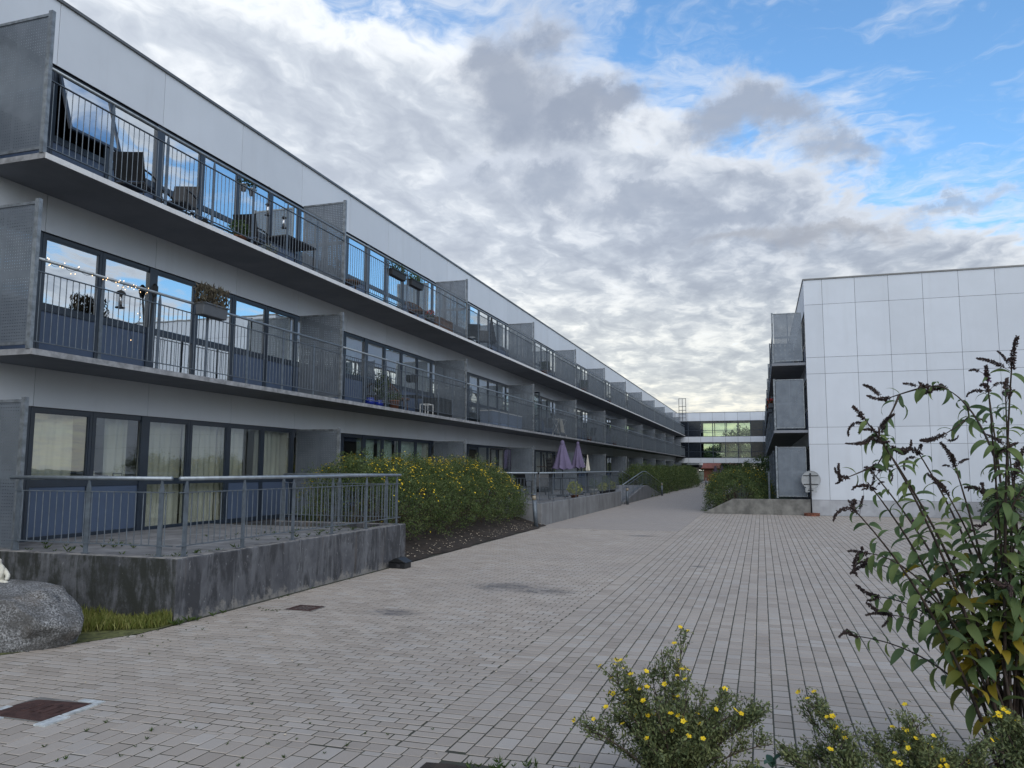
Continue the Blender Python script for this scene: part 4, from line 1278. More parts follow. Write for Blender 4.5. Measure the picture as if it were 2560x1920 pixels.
tag(build('turf', gs, 'turf'), 'small patch of turf between the boulder and terrace wall', 'turf', kind='structure')

# weeds in paving joints and on the terrace
wp = []
for (cx, cy, sx, sy, k, hh, z) in ((-4.0, 4.5, .5, .3, 16, .05, 0), (-3.3, 4.9, .6, .4, 16, .05, 0), (-4.1, 6.5, 1.2, .8, 8, .035, 0), (-3.0, 7.0, 1.6, 1.2, 12, .03, 0), (-6.2, 7.4, .3, .5, 16, .05, 0), (-2.6, 4.3, .3, .3, 6, .05, 0), (-1.4, 4.76, .22, .05, 20, .07, 0.012), (-.2, 4.74, .6, .05, 22, .08, .012),
                                (-6.62, 9.6, .03, 1.6, 14, .07, 0), (-6.6, 8.0, .05, .2, 14, .16, 0), (-6.1, 8.98, .12, .05, 12, .05, 0), (-7.1, 9.6, .2, 2.0, 40, .10, .70), (-7.6, 12.5, .7, .8, 60, .08, .70), (-8.8, 9.0, .7, .5, 14, .10, .70), (-9.2, 8.3, .5, .15, 9, .12, .70)):
    for _ in range(k):
        wp.append((rnd.gauss(cx, sx), rnd.gauss(cy, sy), z, hh * (.62 if z == 0 else .9) * rnd.uniform(.4, 1.2)))
wc, wd_, wl = [], [], []
for (x, y, z, hh) in wp:
    if z == 0 and x < -6.66 and y > 7.8: x = -6.64
    if z > .1: x = min(max(x, -10.6), -6.98); y = min(max(y, 8.15), 13.9)
    for _ in range(9):
        a = rnd.uniform(0, 2 * PI); l = hh * rnd.uniform(.6, 1.2)
        d = (math.cos(a) * .8, math.sin(a) * .8, rnd.uniform(.3, 1.2)); wc.append((x + d[0] * l * .4, y + d[1] * l * .4, z + l * .35)); wd_.append(d); wl.append(l)
wl = np.array(wl)
tag(leaves('weeds', np.array(wc), np.array(wd_), wl, wl * 0.14 + .002, 'weed'), 'scattered weeds growing in the paving and terrace joints', 'weeds', kind='stuff')
# dry petals and stones on the soil bank edge and paving
dl = MB()
mat('litter', (0.42, 0.36, 0.28), 0.9, var=0.3, vscale=30, rand=0.4)
for _ in range(230):
    y = rnd.uniform(14.3, 24.8); x = -6.72 - abs(rnd.gauss(0, .35)); s_ = rnd.uniform(.008, .028)
    z = 0.02 + 0.42 * min(1, (-6.66 - x) / 4.1 * 2.6) ** .9 if x < -6.68 else 0.01
    a = rnd.uniform(0, PI); ca, sa = math.cos(a) * s_, math.sin(a) * s_
    dl.add([(x - ca, y - sa, z + .006), (x + sa, y - ca, z + .010), (x + ca, y + sa, z + .008), (x - sa, y + ca, z + .014), (x, y, z + .02)], [(0, 1, 4), (1, 2, 4), (2, 3, 4), (3, 0, 4)])
for _ in range(150):
    x, y = rnd.uniform(-6.5, 3), 4.9 + 14 * rnd.random() ** 1.5; s_ = rnd.uniform(.006, .014); a = rnd.uniform(0, PI); ca, sa = math.cos(a) * s_, math.sin(a) * s_
    dl.add([(x - ca, y - sa, .004), (x + sa, y - ca, .006), (x + ca, y + sa, .004), (x - sa, y + ca, .010), (x, y, .012)], [(0, 1, 4), (1, 2, 4), (2, 3, 4), (3, 0, 4)])
tag(build('leaf_litter', dl, 'litter'), 'pale dry petals and small stones strewn along the soil edge', 'litter', kind='stuff')

# manhole cover with whitewashed surround
mat('rust_iron', (0.095, 0.050, 0.042), 0.7, 0.35, var=0.25, vscale=15, bump=0.3, bscale=90)
mat('whitewash', (0.50, 0.53, 0.54), 0.8, var=0.2, vscale=14)
mat('mortar', (0.20, 0.19, 0.175), 0.9, var=0.2, vscale=10, bump=0.3, bscale=80)
mh = tag(empty('manhole_cover', (-5.22, 4.84, 0)), 'rusty iron manhole cover with white painted strips in the paving', 'manhole cover')
m = MB(); m.box(-5.60, 4.58, -0.03, -5.02, 5.07, 0.006); build('surround', m, 'mortar', mh)
m = MB(); pts = [(-5.52 + 0.06 * math.cos(a), 4.80 + 0.20 * math.sin(a)) for a in [PI / 2 + PI * i / 10 for i in range(11)]]
m.prism([(-5.05, 4.60), (-5.05, 5.05)] + pts, 2, -0.02, 0.010); build('lid', m, 'rust_iron', mh)
for i in range(4):
    m = MB(); m.box(-5.42 + i * .09, 4.74, 0.0105, -5.38 + i * .09, 4.92, 0.0135); build('rib', m, 'rust_iron', mh)
for (a, b, c, d) in ((-5.20, 5.06, -4.99, 5.125), (-5.035, 4.52, -4.93, 4.74), (-5.035, 4.76, -4.985, 5.05), (-5.62, 4.70, -5.56, 4.80), (-5.60, 4.515, -5.38, 4.575)):
    m = MB(); m.box(a, b, -0.01, c, d, 0.012); build('white_strip', m, 'whitewash', mh)
dg = tag(empty('drain_grate', (-5.80, 9.25, 0)), 'small rusty drain grate in the paving beside the terrace wall', 'drain grate')
m = MB(); m.box(-6.0, 9.06, -0.03, -5.60, 9.44, 0.005); build('surround', m, 'mortar', dg)
m = MB(); m.box(-5.98, 9.08, -0.02, -5.94, 9.42, 0.012); m.box(-5.66, 9.08, -0.02, -5.62, 9.42, 0.012); m.box(-5.94, 9.08, -0.02, -5.66, 9.12, 0.011); m.box(-5.94, 9.38, -0.02, -5.66, 9.42, 0.011); build('frame', m, 'rust_iron', dg)
for i in range(5):
    m = MB(); m.box(-5.92 + i * .055, 9.12, -0.02, -5.895 + i * .055, 9.38, 0.010); build('bar', m, 'rust_iron', dg)

bx = tag(empty('bait_box', (-6.43, 13.5, 0)), 'small black plastic bait box at the end of the near terrace wall', 'box')
m = MB(); m.box(-6.63, 13.36, 0.0, -6.30, 13.62, 0.11); build('body', m, 'black_plastic', bx, bevel=0.01)
m = MB(); m.prism([(-6.65, 0.112), (-6.50, 0.19), (-6.43, 0.19), (-6.28, 0.112)], 1, 13.34, 13.64); build('lid', m, 'black_plastic', bx, bevel=0.01)
m = MB(); m.box(-6.47, 13.352, 0.02, -6.40, 13.359, 0.08); build('opening', m, 'backing', bx)


def bollard(loc, h, label, lean=(0, 0)):
    x, y = loc
    root = tag(empty('bollard', (x, y, 0)), label, 'bollard', 'grey bollard lights along the path')
    ax = lambda z: (x + lean[0] * z, y + lean[1] * z, z)
    m = MB(); m.tube([ax(0), ax(h - 0.19)], 0.068, 14); build('post', m, 'rail', root, True)
    m = MB(); m.tube([ax(h - 0.19), ax(h - 0.045)], 0.064, 14); build('lamp_band', m, 'bollard_glass', root, True)
    m = MB(); m.tube([ax(h - 0.045), ax(h)], 0.072, 14); build('cap', m, 'rail', root, True)


mat('bollard_glass', (0.30, 0.26, 0.20), 0.35, var=0.1)
bollard((-6.76, 23.82), 1.05, 'leaning bollard light at the end of the near flowering hedge', (-0.075, 0.0))
bollard((-6.65, 40.75), 0.90, 'upright bollard light at the foot of the entrance ramp')
bollard((-6.60, 55.2), 0.90, 'bollard light beside the steps beyond the ramp')
bollard((-5.9, 90.0), 0.90, 'far bollard light at the end of the path under the link')

sg = tag(empty('road_sign', (1.88, 33.75, 0)), 'grey back of a round road sign on a post before the right block', 'sign')
m = MB(); m.tube([(1.88, 33.75, 0), (1.88, 33.75, 1.70)], 0.03, 10); build('post', m, 'dark_metal', sg, True)
mat('sign_back', (0.36, 0.375, 0.39), 0.5, 0.4, var=0.1)
m = MB(); m.tube([(1.90, 33.80, 1.43), (1.90, 33.806, 1.43)], 0.35, 40); build('disc', m, 'sign_back', sg)
m = MB(); m.tube([(1.90 + .355 * math.cos(2 * PI * i / 40), 33.80, 1.43 + .355 * math.sin(2 * PI * i / 40)) for i in range(41)], 0.012, 6, False); build('rim', m, 'sign_back', sg)
for z in (1.25, 1.60):
    m = MB(); m.box(1.62, 33.775, z - .015, 2.17, 33.80, z + .015); build('clamp', m, 'dark_metal', sg)
m = MB(); m.box(1.68, 33.80, 0.93, 2.10, 33.806, 1.10); build('lower_plate', m, 'sign_back', sg)
m = MB(); m.box(1.78, 33.775, 1.0, 1.98, 33.80, 1.03); build('clamp', m, 'dark_metal', sg)
bk = tag(empty('brick_footing', (1.88, 33.72, 0)), 'little ring of red bricks round the foot of the sign', 'brick ring')
for lv in range(2):
    for i in range(9):
        a = 2 * PI * (i + .5 * lv) / 9
        m = MB(); m.box(-.095, -.05, 0, .095, .05, .055)
        inst('brick', bpy.data.meshes.get('brick') or m.mesh('brick', 'brick_red'), (1.88 + .24 * math.cos(a), 33.66 + .24 * math.sin(a), 0.002 + .058 * lv), a + PI / 2, bk)
gp = tag(empty('gate_post', (0.30, 34.9, 0.0)), 'thin grey steel post behind the wing wall beside the bush', 'post')
m = MB(); m.box(0.27, 34.87, 0.0, 0.34, 34.94, 1.72); build('post', m, 'rail', gp)
m = MB(); m.box(0.20, 34.86, 1.72, 0.41, 34.95, 1.75); build('cap', m, 'rail', gp)

# ------------------------------------------------------------------ near window details: open sash, curtains
sy = Y0 + MOD
sash = MB(); w_ = MOD - 0.13
sash.box(-0.02, 0, -1.05, 0.02, 0.05, 0); sash.box(-0.02, w_ - 0.05, -1.05, 0.02, w_, 0); sash.box(-0.019, 0.05, -0.05, 0.019, w_ - 0.05, 0); sash.box(-0.019, 0.05, -1.05, 0.019, w_ - 0.05, -1.0)
so_ = inst('open_sash', sash.mesh('open_sash', 'frame'), (XF - 0.03, sy + 0.065, 6.27 + 2.04), parent=LB, rot=(0, -0.30, 0))
pn = MB(); pn.box(-0.004, 0.045, -1.005, 0.004, w_ - 0.045, -0.045)
inst('pane', pn.mesh('pane', 'glass'), (XF - 0.03, sy + 0.065, 6.27 + 2.04), parent=so_, rot=(0, -0.30, 0))


def curtain(y0, y1, z0, z1, m, label, group, x=XF - 0.30, folds=None, amp=0.035):
    n = int((y1 - y0) / 0.022); vs = []
    ph = rnd.uniform(0, 6); nz = 6
    for j in range(nz + 1):
        for i in range(n + 1):
            t = i / n; y = y0 + (y1 - y0) * t
            a = amp * (0.55 + 0.45 * j / nz)
            vs.append((x + a * (.7 + .4 * math.sin(3.3 * y + ph)) * math.sin(2 * PI * y / 0.17 + ph + 2.6 * math.sin(2.9 * y + ph) + .9 * math.sin(7.1 * y)) + 0.012 * math.sin(23 * y + j * .4), y + .01 * math.sin(9 * y + j), z1 + (z0 - z1) * j / nz))
    fs = [(j * (n + 1) + i, j * (n + 1) + i + 1, (j + 1) * (n + 1) + i + 1, (j + 1) * (n + 1) + i) for j in range(nz) for i in range(n)]
    mm = MB().add(vs, fs)
    return tag(build('curtain', mm, m, smooth=True), label, 'curtain', group)


GC = 'curtains of the near ground-floor flat'
curtain(8.25, 10.36, 0.72, 2.76, 'curtain_pale', 'pale curtain behind the widest left ground-floor panes above the blue panels', GC)
curtain(11.0, 11.55, 0.72, 2.76, 'curtain_pale', 'narrow pale curtain left of the glazed terrace door post', GC)
curtain(11.85, 12.95, 0.72, 2.76, 'curtain_pale', 'pale curtain behind the left glazed terrace door', GC)
curtain(13.02, 14.0, 0.72, 2.76, 'curtain_pale', 'pale curtain behind the right glazed terrace door', GC)
curtain(14.08, 14.95, 0.72, 2.76, 'curtain_pale', 'pale curtain behind the pane just right of the terrace doors', GC)
curtain(15.35, 16.35, 0.72, 2.76, 'curtain_pale', 'pale curtain nearest the first ground-floor steel screen', GC)
G2 = 'greenish curtains of the second ground-floor flat'
curtain(20.15, 21.2, 0.72, 2.76, 'curtain_green', 'first greenish curtain behind the panes above the flowering hedge', G2)
curtain(21.45, 22.4, 0.72, 2.76, 'curtain_green', 'second greenish curtain behind the panes above the flowering hedge', G2)
curtain(22.75, 24.7, 0.72, 2.76, 'curtain_green', 'widest greenish curtain above the flowering hedge, nearest the screen', G2)
G3 = 'greenish curtains of the second middle-floor flat'
curtain(17.0, 18.6, 3.52, 5.40, 'curtain_green', 'greenish curtain on the middle floor behind the blue pots', G3)
curtain(19.0, 20.0, 3.52, 5.40, 'curtain_green', 'greenish curtain on the middle floor behind the tall dark plant', G3)
curtain(22.2, 23.2, 3.52, 5.40, 'curtain_green', 'greenish curtain on the middle floor beside the black wall plaque', G3)
mat('brown_curtain', (0.17, 0.145, 0.13), 0.85, var=0.1)
curtain(11.85, 14.0, 3.52, 4.32, 'brown_curtain', 'grey-brown drape behind the lower glass of the middle-floor balcony door', 'drapes of the near middle-floor flat', amp=.02)
OFL = ('first', 'second', 'third', 'fourth', 'fifth', 'sixth')
for i, (y0_, y1_, fl_i, mm_) in enumerate(((9.45, 10.1, 1, 'curtain_pale'), (17.85, 18.7, 2, 'curtain_pale'), (23.85, 24.8, 2, 'curtain_pale'), (25.1, 26.0, 1, 'curtain_pale'), (29.8, 31.0, 1, 'curtain_pale'), (33.6, 34.5, 2, 'curtain_pale'),
                                           (31.1, 33.1, 2, 'curtain_pale'), (37.2, 38.3, 2, 'curtain_green'), (39.5, 41.4, 1, 'curtain_pale'), (45.5, 47.0, 2, 'curtain_pale'), (47.0, 49.6, 1, 'curtain_pale'))):
    b_ = int((y0_ - Y0) // PIT)
    curtain(y0_, y1_, FLOORS[fl_i] + .05, FLOORS[fl_i] + 2.05, mm_, 'pale curtain %s the windows of the %s %s-floor balcony' % ('at the near end of' if (y0_ - Y0) % PIT < 3.6 else 'at the far end of', OFL[b_], ('ground', 'middle', 'top')[fl_i]), 'curtains on the upper floors')
# framed pictures on the window sill
for i, (y, w2, h2) in enumerate(((10.55, 0.16, .16), (10.72, .10, .07), (10.86, .13, .08), (11.10, .2, .12))):
    pf = tag(empty('picture_frame', (XF - .13, y, 1.63)), ['tilted brown picture frame on the ground-floor sill', 'smallest dark picture frame on the ground-floor sill', 'low dark picture frame on the ground-floor sill', 'wide dark picture frame right on the ground-floor sill'][i], 'picture frame', 'picture frames on the sill')
    m = MB(); m.box(XF - .14, y, 1.625, XF - .125, y + w2, 1.625 + h2); build('frame', m, 'dark_metal' if i else 'bark', pf)
    m = MB(); m.box(XF - .1249, y + .015, 1.64, XF - .1235, y + w2 - .015, 1.61 + h2); build('picture', m, 'curtain_pale' if i in (0, 3) else 'room', pf)

# ------------------------------------------------------------------ balcony things
mat('terracotta', (0.24, 0.10, 0.06), 0.85, var=0.15, vscale=10)
mat('blue_glaze', (0.012, 0.03, 0.26), 0.25, var=0.1)
mat('grey_pot', (0.10, 0.11, 0.125), 0.6, var=0.1)
mat('wicker', (0.11, 0.055, 0.030), 0.75, var=0.3, vscale=40)
mat('brown_box', (0.12, 0.075, 0.055), 0.75, var=0.15)
mat('white_pot', (0.55, 0.56, 0.56), 0.5, var=0.06)
mat('chrome', (0.45, 0.46, 0.48), 0.25, 0.9, var=0.05)


def plant_leaves(parent, c, r, h, n, leaf, m, spread=1.0):
    u = rand_unit(n); k = rng.uniform(0.3, 1.0, n) ** 0.5
    p = np.stack([c[0] + u[:, 0] * r * k, c[1] + u[:, 1] * r * k, c[2] + h / 2 + u[:, 2] * h / 2 * k], 1)
    p += 0.2 * r * np.stack([wob(p, 5), wob(p + 3, 6), wob(p + 8, 5)], 1)
    d = u * 0.6 + rand_unit(n) * spread + np.array([0, 0, 0.3])
    L = rng.uniform(leaf * .7, leaf * 1.3, n)
    return leaves('foliage', p, d, L, L * .5, m, parent)


def potted(loc, pr, ph, fr, fh, label, pm_='terracotta', m='tree_leaf', n=260, leaf=0.05, cat='potted plant', name='potted_plant', group=None, flowers=None):
    x, y, z = loc
    root = tag(empty(name, loc), label, cat, group)
    p = MB(); p.lathe([(pr * .72, 0), (pr, ph * .9), (pr * 1.08, ph * .9), (pr * 1.08, ph), (pr * .9, ph), (pr * .88, ph * .93)], loc, 16); build('pot', p, pm_, root, True)
    plant_leaves(root, (x, y, z + ph * .9), fr, fh, n, leaf, m)
    if flowers: 
        u = rand_unit(flowers[1]); u[:, 2] = np.abs(u[:, 2]); c = np.array([x, y, z + ph * .9 + fh * .5]) + u * np.array([fr, fr, fh * .55])
        leaves('flowers', c, rand_unit(len(c)), 0.05, 0.05, flowers[0], root)
    return root


def planter_box(y0, y1, z, label, h=0.2, m='grey_pot', x=XS + 0.12, plant='heather', ph=0.28, n=500, leaf=0.06, group=None, lx=0.0):
    root = tag(empty('railing_planter', (x, (y0 + y1) / 2, z)), label, 'planter', group)
    q = MB(); q.prism([(x - .10, z + h), (x + .10, z + h), (x + .075, z), (x - .075, z)], 1, y0, y1); build('trough', q, m, root, bevel=.012)
    q = MB(); q.box(x - .115, y0 - .01, z + h - .02, x + .115, y1 + .01, z + h + .005); build('rim', q, m, root)
    q = MB()
    for yy in (y0 + .12, y1 - .12): q.bar((x - .10, yy, z + h), (XS, yy, z + h + .03), .02, .006)
    build('bracket', q, 'dark_metal', root)
    nn = n; c = np.stack([rng.uniform(x - .12, x + .12, nn), rng.uniform(y0 - .03, y1 + .03, nn), z + h + rng.uniform(0, 1, nn) ** 1.3 * ph], 1)
    d = np.stack([rng.normal(size=nn) * .5, rng.normal(size=nn) * .5, np.ones(nn)], 1)
    leaves('foliage', c, d, rng.uniform(leaf * .6, leaf * 1.5, nn), leaf * .25, plant, root)
    return root


def chair(loc, rz, label, m='dark_metal', seat=0.44, w=0.5, back=0.92, arms=True, group=None, mesh_back=True):
    """garden armchair facing local -Y"""
    root = tag(empty('garden_chair', loc, rz), label, 'chair', group)
    M = Matrix.Translation(loc) @ Matrix.Rotation(rz, 4, 'Z')
    def bw(name, fn):
        q = MB(); fn(q); q.v = [tuple(M @ Vector(p)) for p in q.v]; build(name, q, m, root)
    bw('seat', lambda q: q.box(-w / 2, -.23, seat - .03, w / 2, .23, seat))
    bw('backrest', lambda q: q.bar((0, .22, seat + .02), (0, .36, back), w, .02, up=(0, 1, 0)))
    for sx in (-1, 1):
        bw('leg', lambda q: q.tube([(sx * w / 2, -.22, 0), (sx * w / 2, -.22, seat + (.2 if arms else 0))], .014, 6))
        bw('leg', lambda q: q.tube([(sx * w / 2, .30, 0), (sx * w / 2, .22, seat), (sx * w / 2, .37, back)], .014, 6))
        if arms: bw('armrest', lambda q: q.tube([(sx * w / 2, -.25, seat + .20), (sx * w / 2, 0, seat + .22), (sx * w / 2, .27, seat + .20)], .017, 6))
    return root


def table(loc, lx, ly, h, label, m='dark_metal', name='balcony_table'):
    x, y, z = loc
    root = tag(empty(name, loc), label, 'table')
    q = MB(); q.box(x - lx / 2, y - ly / 2, z + h - .03, x + lx / 2, y + ly / 2, z + h); build('top', q, m, root)
    for sx in (-1, 1):
        for sy_ in (-1, 1):
            q = MB(); q.tube([(x + sx * (lx / 2 - .05), y + sy_ * (ly / 2 - .05), z), (x + sx * (lx / 2 - .05), y + sy_ * (ly / 2 - .05), z + h - .03)], .016, 6); build('leg', q, m, root)
    return root


F3, F2, F1 = 6.275, 3.475, 0.71
# top floor, first balcony
chair((-10.25, 10.55, F3), R(200), 'dark armchair with a padded back on the first top-floor balcony')
chair((-10.2, 11.55, F3), R(20), 'wrought-iron armchair on the first top-floor balcony, right of the padded one', w=.46)
wl_ = tag(empty('pendant_lamp', (XF - .30, 12.75, 7.55)), 'white half-round pendant lamp just inside the near top-floor window', 'lamp')
q = MB(); q.lathe([(0.05, 0), (.13, .06), (.15, .16), (.14, .17)], (XF - .30, 12.75, 7.62), 14); build('shade', q, 'white_pot', wl_, True)
q = MB(); q.tube([(XF - .30, 12.75, 7.78), (XF - .30, 12.75, 8.38)], .006, 6); build('cord', q, 'dark_metal', wl_)
for i, y in enumerate((12.72, 13.0)):
    hp = tag(empty('hanging_pot', (XS - .12, y, 7.32)), ['left white hanging pot with trailing plant on the top railing', 'right white hanging pot with trailing plant on the top railing'][i], 'hanging pot', 'hanging pots on the top railing')
    q = MB(); q.lathe([(.05, 0), (.075, .13), (.08, .14), (.07, .14)], (XS - .11, y, 7.33), 14); build('pot', q, 'chrome', hp, True)
    q = MB(); q.tube([(XS - .11, y, 7.46), (XS - .06, y, 7.58), (XS, y, 7.585)], .004, 5); build('hook', q, 'dark_metal', hp)
    plant_leaves(hp, (XS - .11, y, 7.44), .14, .16, 110, .05, 'tree_leaf')
potted((-10.0, 13.05, F3), .15, .24, .24, .36, 'leafy green pot plant on the first top-floor balcony', 'terracotta', 'weed', 260, .07)
potted((-9.82, 13.85, F3), .16, .10, .20, .20, 'low round pale cushion plant by the top-floor balcony edge', 'grey_pot', 'cushion' if leafmat('cushion', (.12, .14, .10), (.2, .22, .16), (.32, .33, .26), .1) else '', 500, .025)
chair((-10.35, 13.95, F3), R(190), 'dark chair behind the cushion plant on the first top-floor balcony')
table((-10.2, 15.2, F3), .62, 1.2, .74, 'dark oblong table on the first top-floor balcony')
for i, (y, z) in enumerate(((13.85, 7.22), (14.45, 7.12))):
    lf = tag(empty('bird_feeder', (-9.9, y, z)), ['higher tube bird feeder hanging on the top-floor balcony', 'lower tube bird feeder hanging on the top-floor balcony'][i], 'bird feeder', 'bird feeders on the top floor')
    q = MB(); q.tube([(-9.9, y, z), (-9.9, y, z + .22)], .035, 10); build('tube', q, 'chrome', lf, True)
    q = MB(); q.lathe([(.06, 0), (.04, .03), (.005, .05)], (-9.9, y, z + .22), 10); build('cap', q, 'dark_metal', lf)
    q = MB(); q.lathe([(.065, 0), (.065, .012)], (-9.9, y, z - .012), 10); build('tray', q, 'dark_metal', lf)
    q = MB(); q.tube([(-9.9, y, z + .26), (-9.9, y, 7.85 if i == 0 else 7.7)], .003, 4); build('wire', q, 'dark_metal', lf)
    q = MB(); q.tube([(-9.9, y, 7.85 if i == 0 else 7.7), (XS, y + .15, 7.55)], .006, 5); build('bracket', q, 'dark_metal', lf)
# middle floor, first balcony
planter_box(11.34, 12.0, 4.56, 'big grey railing trough full of dry heather on the near middle balcony', .22, ph=.34, n=900, leaf=.10)
bf = tag(empty('bird_feeder', (-9.65, 9.75, 4.36)), 'caged bird feeder hanging under the middle railing with lights', 'bird feeder')
q = MB(); q.tube([(-9.65, 9.75, 4.38), (-9.65, 9.75, 4.60)], .03, 10); build('tube', q, 'chrome', bf, True)
q = MB(); q.lathe([(.075, 0), (.075, .015)], (-9.65, 9.75, 4.365), 12); build('tray', q, 'dark_metal', bf)
q = MB(); q.lathe([(.08, 0), (.05, .04), (.006, .06)], (-9.65, 9.75, 4.60), 12); build('cap', q, 'dark_metal', bf)
q = MB(); q.tube([(-9.65, 9.75, 4.65), (-9.60, 9.75, 4.76)], .004, 5); build('hook', q, 'dark_metal', bf)
for k in range(6):
    a = k * PI / 3; q = MB(); q.tube([(-9.65 + .06 * math.cos(a), 9.75 + .06 * math.sin(a), 4.38), (-9.65 + .06 * math.cos(a), 9.75 + .06 * math.sin(a), 4.60)], .003, 4); build('cage_bar', q, 'dark_metal', bf)
ln_ = tag(empty('wall_lantern', (XF + .05, 11.64, 4.95)), 'small dark lantern on the window post behind the middle railing', 'lantern')
q = MB(); q.lathe([(.035, 0), (.06, .1), (.06, .2), (.02, .25)], (XF + .07, 11.64, 5.02), 8); build('body', q, 'dark_metal', ln_)
q = MB(); q.bar((XF + .05, 11.64, 5.02), (XF - .02, 11.64, 4.45), .03, .02); build('bracket', q, 'dark_metal', ln_)
sl_ = tag(empty('string_lights', (XS, 9.2, 4.7)), 'lit warm string lights wound round the near middle handrail', 'string lights')
em = bpy.data.materials.new('bulb'); em.use_nodes = True
em.node_tree.nodes['Principled BSDF'].inputs['Emission Color'].default_value = (1.0, 0.62, 0.25, 1)
em.node_tree.nodes['Principled BSDF'].inputs['Emission Strength'].default_value = 2.0
MATS['bulb'] = em
pts = []; z0 = 3.47 + 1.285
for i in range(150):
    t = i / 149; y = 8.25 + 2.0 * t; a = t * 46
    pts.append((XS + .032 * math.cos(a), y, z0 + .032 * math.sin(a) - .02 * abs(math.sin(a * .21))))
for i in range(26):
    t = i / 25; pts.append((XS - .05 - .03 * math.sin(9 * t), 10.25 - .28 * t + .03 * math.sin(14 * t), z0 - .05 - .80 * t))
q = MB(); q.tube(pts, .003, 4, False); build('cord', q, 'dark_metal', sl_)
BULB = MB().lathe([(.001, -.008), (.0055, -.004), (.0055, .004), (.001, .008)], (0, 0, 0), 6).mesh('bulb', 'bulb')
for i in range(0, len(pts), 2):
    p = pts[i]
    if rnd.random() < (.6 if i < 150 else .4): inst('bulb', BULB, (p[0] + rnd.uniform(-.02, .03), p[1] + rnd.uniform(-.02, .02), p[2] + rnd.uniform(-.05, .03)), 0, sl_)
# top floor, second balcony


def wicker_chair(loc, rz, label, rnd_back=.42):
    root = tag(empty('wicker_chair', loc, rz), label, 'chair', 'wicker chairs on the balconies')
    M = Matrix.Translation(loc) @ Matrix.Rotation(rz, 4, 'Z')
    def bw(name, fn, m='wicker'):
        q = MB(); fn(q); q.v = [tuple(M @ Vector(p)) for p in q.v]; build(name, q, m, root, True)
    bw('seat', lambda q: q.lathe([(.02, .40), (.27, .40), (.29, .44), (.27, .46), (.02, .46)], (0, 0, 0), 16))
    def back(q):
        for k in range(9):
            a = PI * k / 8
            q.tube([(.26 * math.cos(a), .10 + .18 * math.sin(a), .45), (.31 * math.cos(a), .14 + .24 * math.sin(a), .45 + rnd_back * (.45 + .55 * math.sin(a)))], .010, 5)
        q.tube([(.31 * math.cos(PI * k / 12), .14 + .24 * math.sin(PI * k / 12), .45 + rnd_back * (.45 + .55 * math.sin(PI * k / 12))) for k in range(13)], .02, 6)
        q.tube([(.29 * math.cos(PI * k / 12), .12 + .21 * math.sin(PI * k / 12), .55) for k in range(13)], .012, 6)
    bw('backrest', back)
    for k in range(4):
        a = PI / 4 + k * PI / 2; bw('leg', lambda q: q.tube([(.27 * math.cos(a), .27 * math.sin(a), 0), (.22 * math.cos(a), .22 * math.sin(a), .41)], .016, 6))
    return root


wicker_chair((-10.2, 17.9, F3), R(120), 'tall brown wicker chair at the start of the second top balcony', .62)
planter_box(18.95, 19.8, 7.12, 'left dark railing trough on the second top-floor balcony', .18, 'dark_metal', plant='tree_leaf', ph=.22, n=420, leaf=.07, group='troughs on the second top balcony', x=XS + .02)
planter_box(20.2, 21.0, 7.12, 'right dark railing trough on the second top-floor balcony', .18, 'dark_metal', plant='weed', ph=.2, n=420, leaf=.07, group='troughs on the second top balcony', x=XS + .02)
wicker_chair((-10.1, 22.0, F3), R(70), 'low round wicker chair below the right dark trough', .34)
potted((-10.2, 23.2, F3), .14, .46, .16, .30, 'pot of red flowers on the second top-floor balcony', 'grey_pot', 'tree_leaf', 150, .06, flowers=('red_flower', 60))
bb = tag(empty('storage_box', (-10.15, 24.0, F3)), 'brown lidded storage box on the second top-floor balcony', 'box')
q = MB(); q.box(-10.45, 23.35, F3, -9.95, 24.6, F3 + .48); build('body', q, 'brown_box', bb)
q = MB(); q.box(-10.47, 23.33, F3 + .482, -9.93, 24.62, F3 + .53); build('lid', q, 'brown_box', bb)
# middle floor, second balcony
for i, (x, y, s_) in enumerate(((-9.8, 18.45, 1.0), (-9.8, 18.95, .9), (-10.15, 19.6, 1.1))):
    bp = tag(empty('blue_pot', (x, y, F2)), ['leftmost glazed blue pot on the second middle balcony', 'middle glazed blue pot on the second middle balcony', 'rear glazed blue pot beside the terracotta shrub pot'][i], 'pot', 'glazed blue pots')
    q = MB(); q.lathe([(.07 * s_, 0), (.13 * s_, .07 * s_), (.13 * s_, .15 * s_), (.09 * s_, .2 * s_), (.11 * s_, .22 * s_), (.09 * s_, .22 * s_)], (x, y, F2), 16); build('pot', q, 'blue_glaze', bp, True)
potted((-9.82, 19.92, F2), .15, .27, .20, .28, 'terracotta pot with a small green shrub on the second middle balcony', 'terracotta', 'weed', 240, .05)
potted((-10.4, 20.3, F2), .17, .3, .24, .95, 'tall dark pot plant before the greenish middle-floor curtains', 'grey_pot', 'tree_leaf', 420, .08)
wicker_chair((-10.3, 21.3, F2), R(100), 'dark wicker tub chair on the second middle balcony', .5)
table((-10.2, 22.2, F2), .5, 1.0, .60, 'low dark table on the second middle balcony')
pq = tag(empty('wall_plaque', (XF + .01, 23.29, 4.77)), 'oval black plaque on the window of the second middle balcony', 'plaque')
q = MB(); q.add([(XF + .012, 23.29, 4.77)] + [(XF + .012, 23.29 + .34 * math.cos(2 * PI * k / 24), 4.77 + .13 * math.sin(2 * PI * k / 24)) for k in range(24)], [(0, 1 + k, 1 + (k + 1) % 24) for k in range(24)])
q.add([(XF + .0, 23.29, 4.77)] + [(XF + .0, 23.29 + .34 * math.cos(2 * PI * k / 24), 4.77 + .13 * math.sin(2 * PI * k / 24)) for k in range(24)], [(0, 1 + (k + 1) % 24, 1 + k) for k in range(24)])
build('plate', q, 'black_plastic', pq)
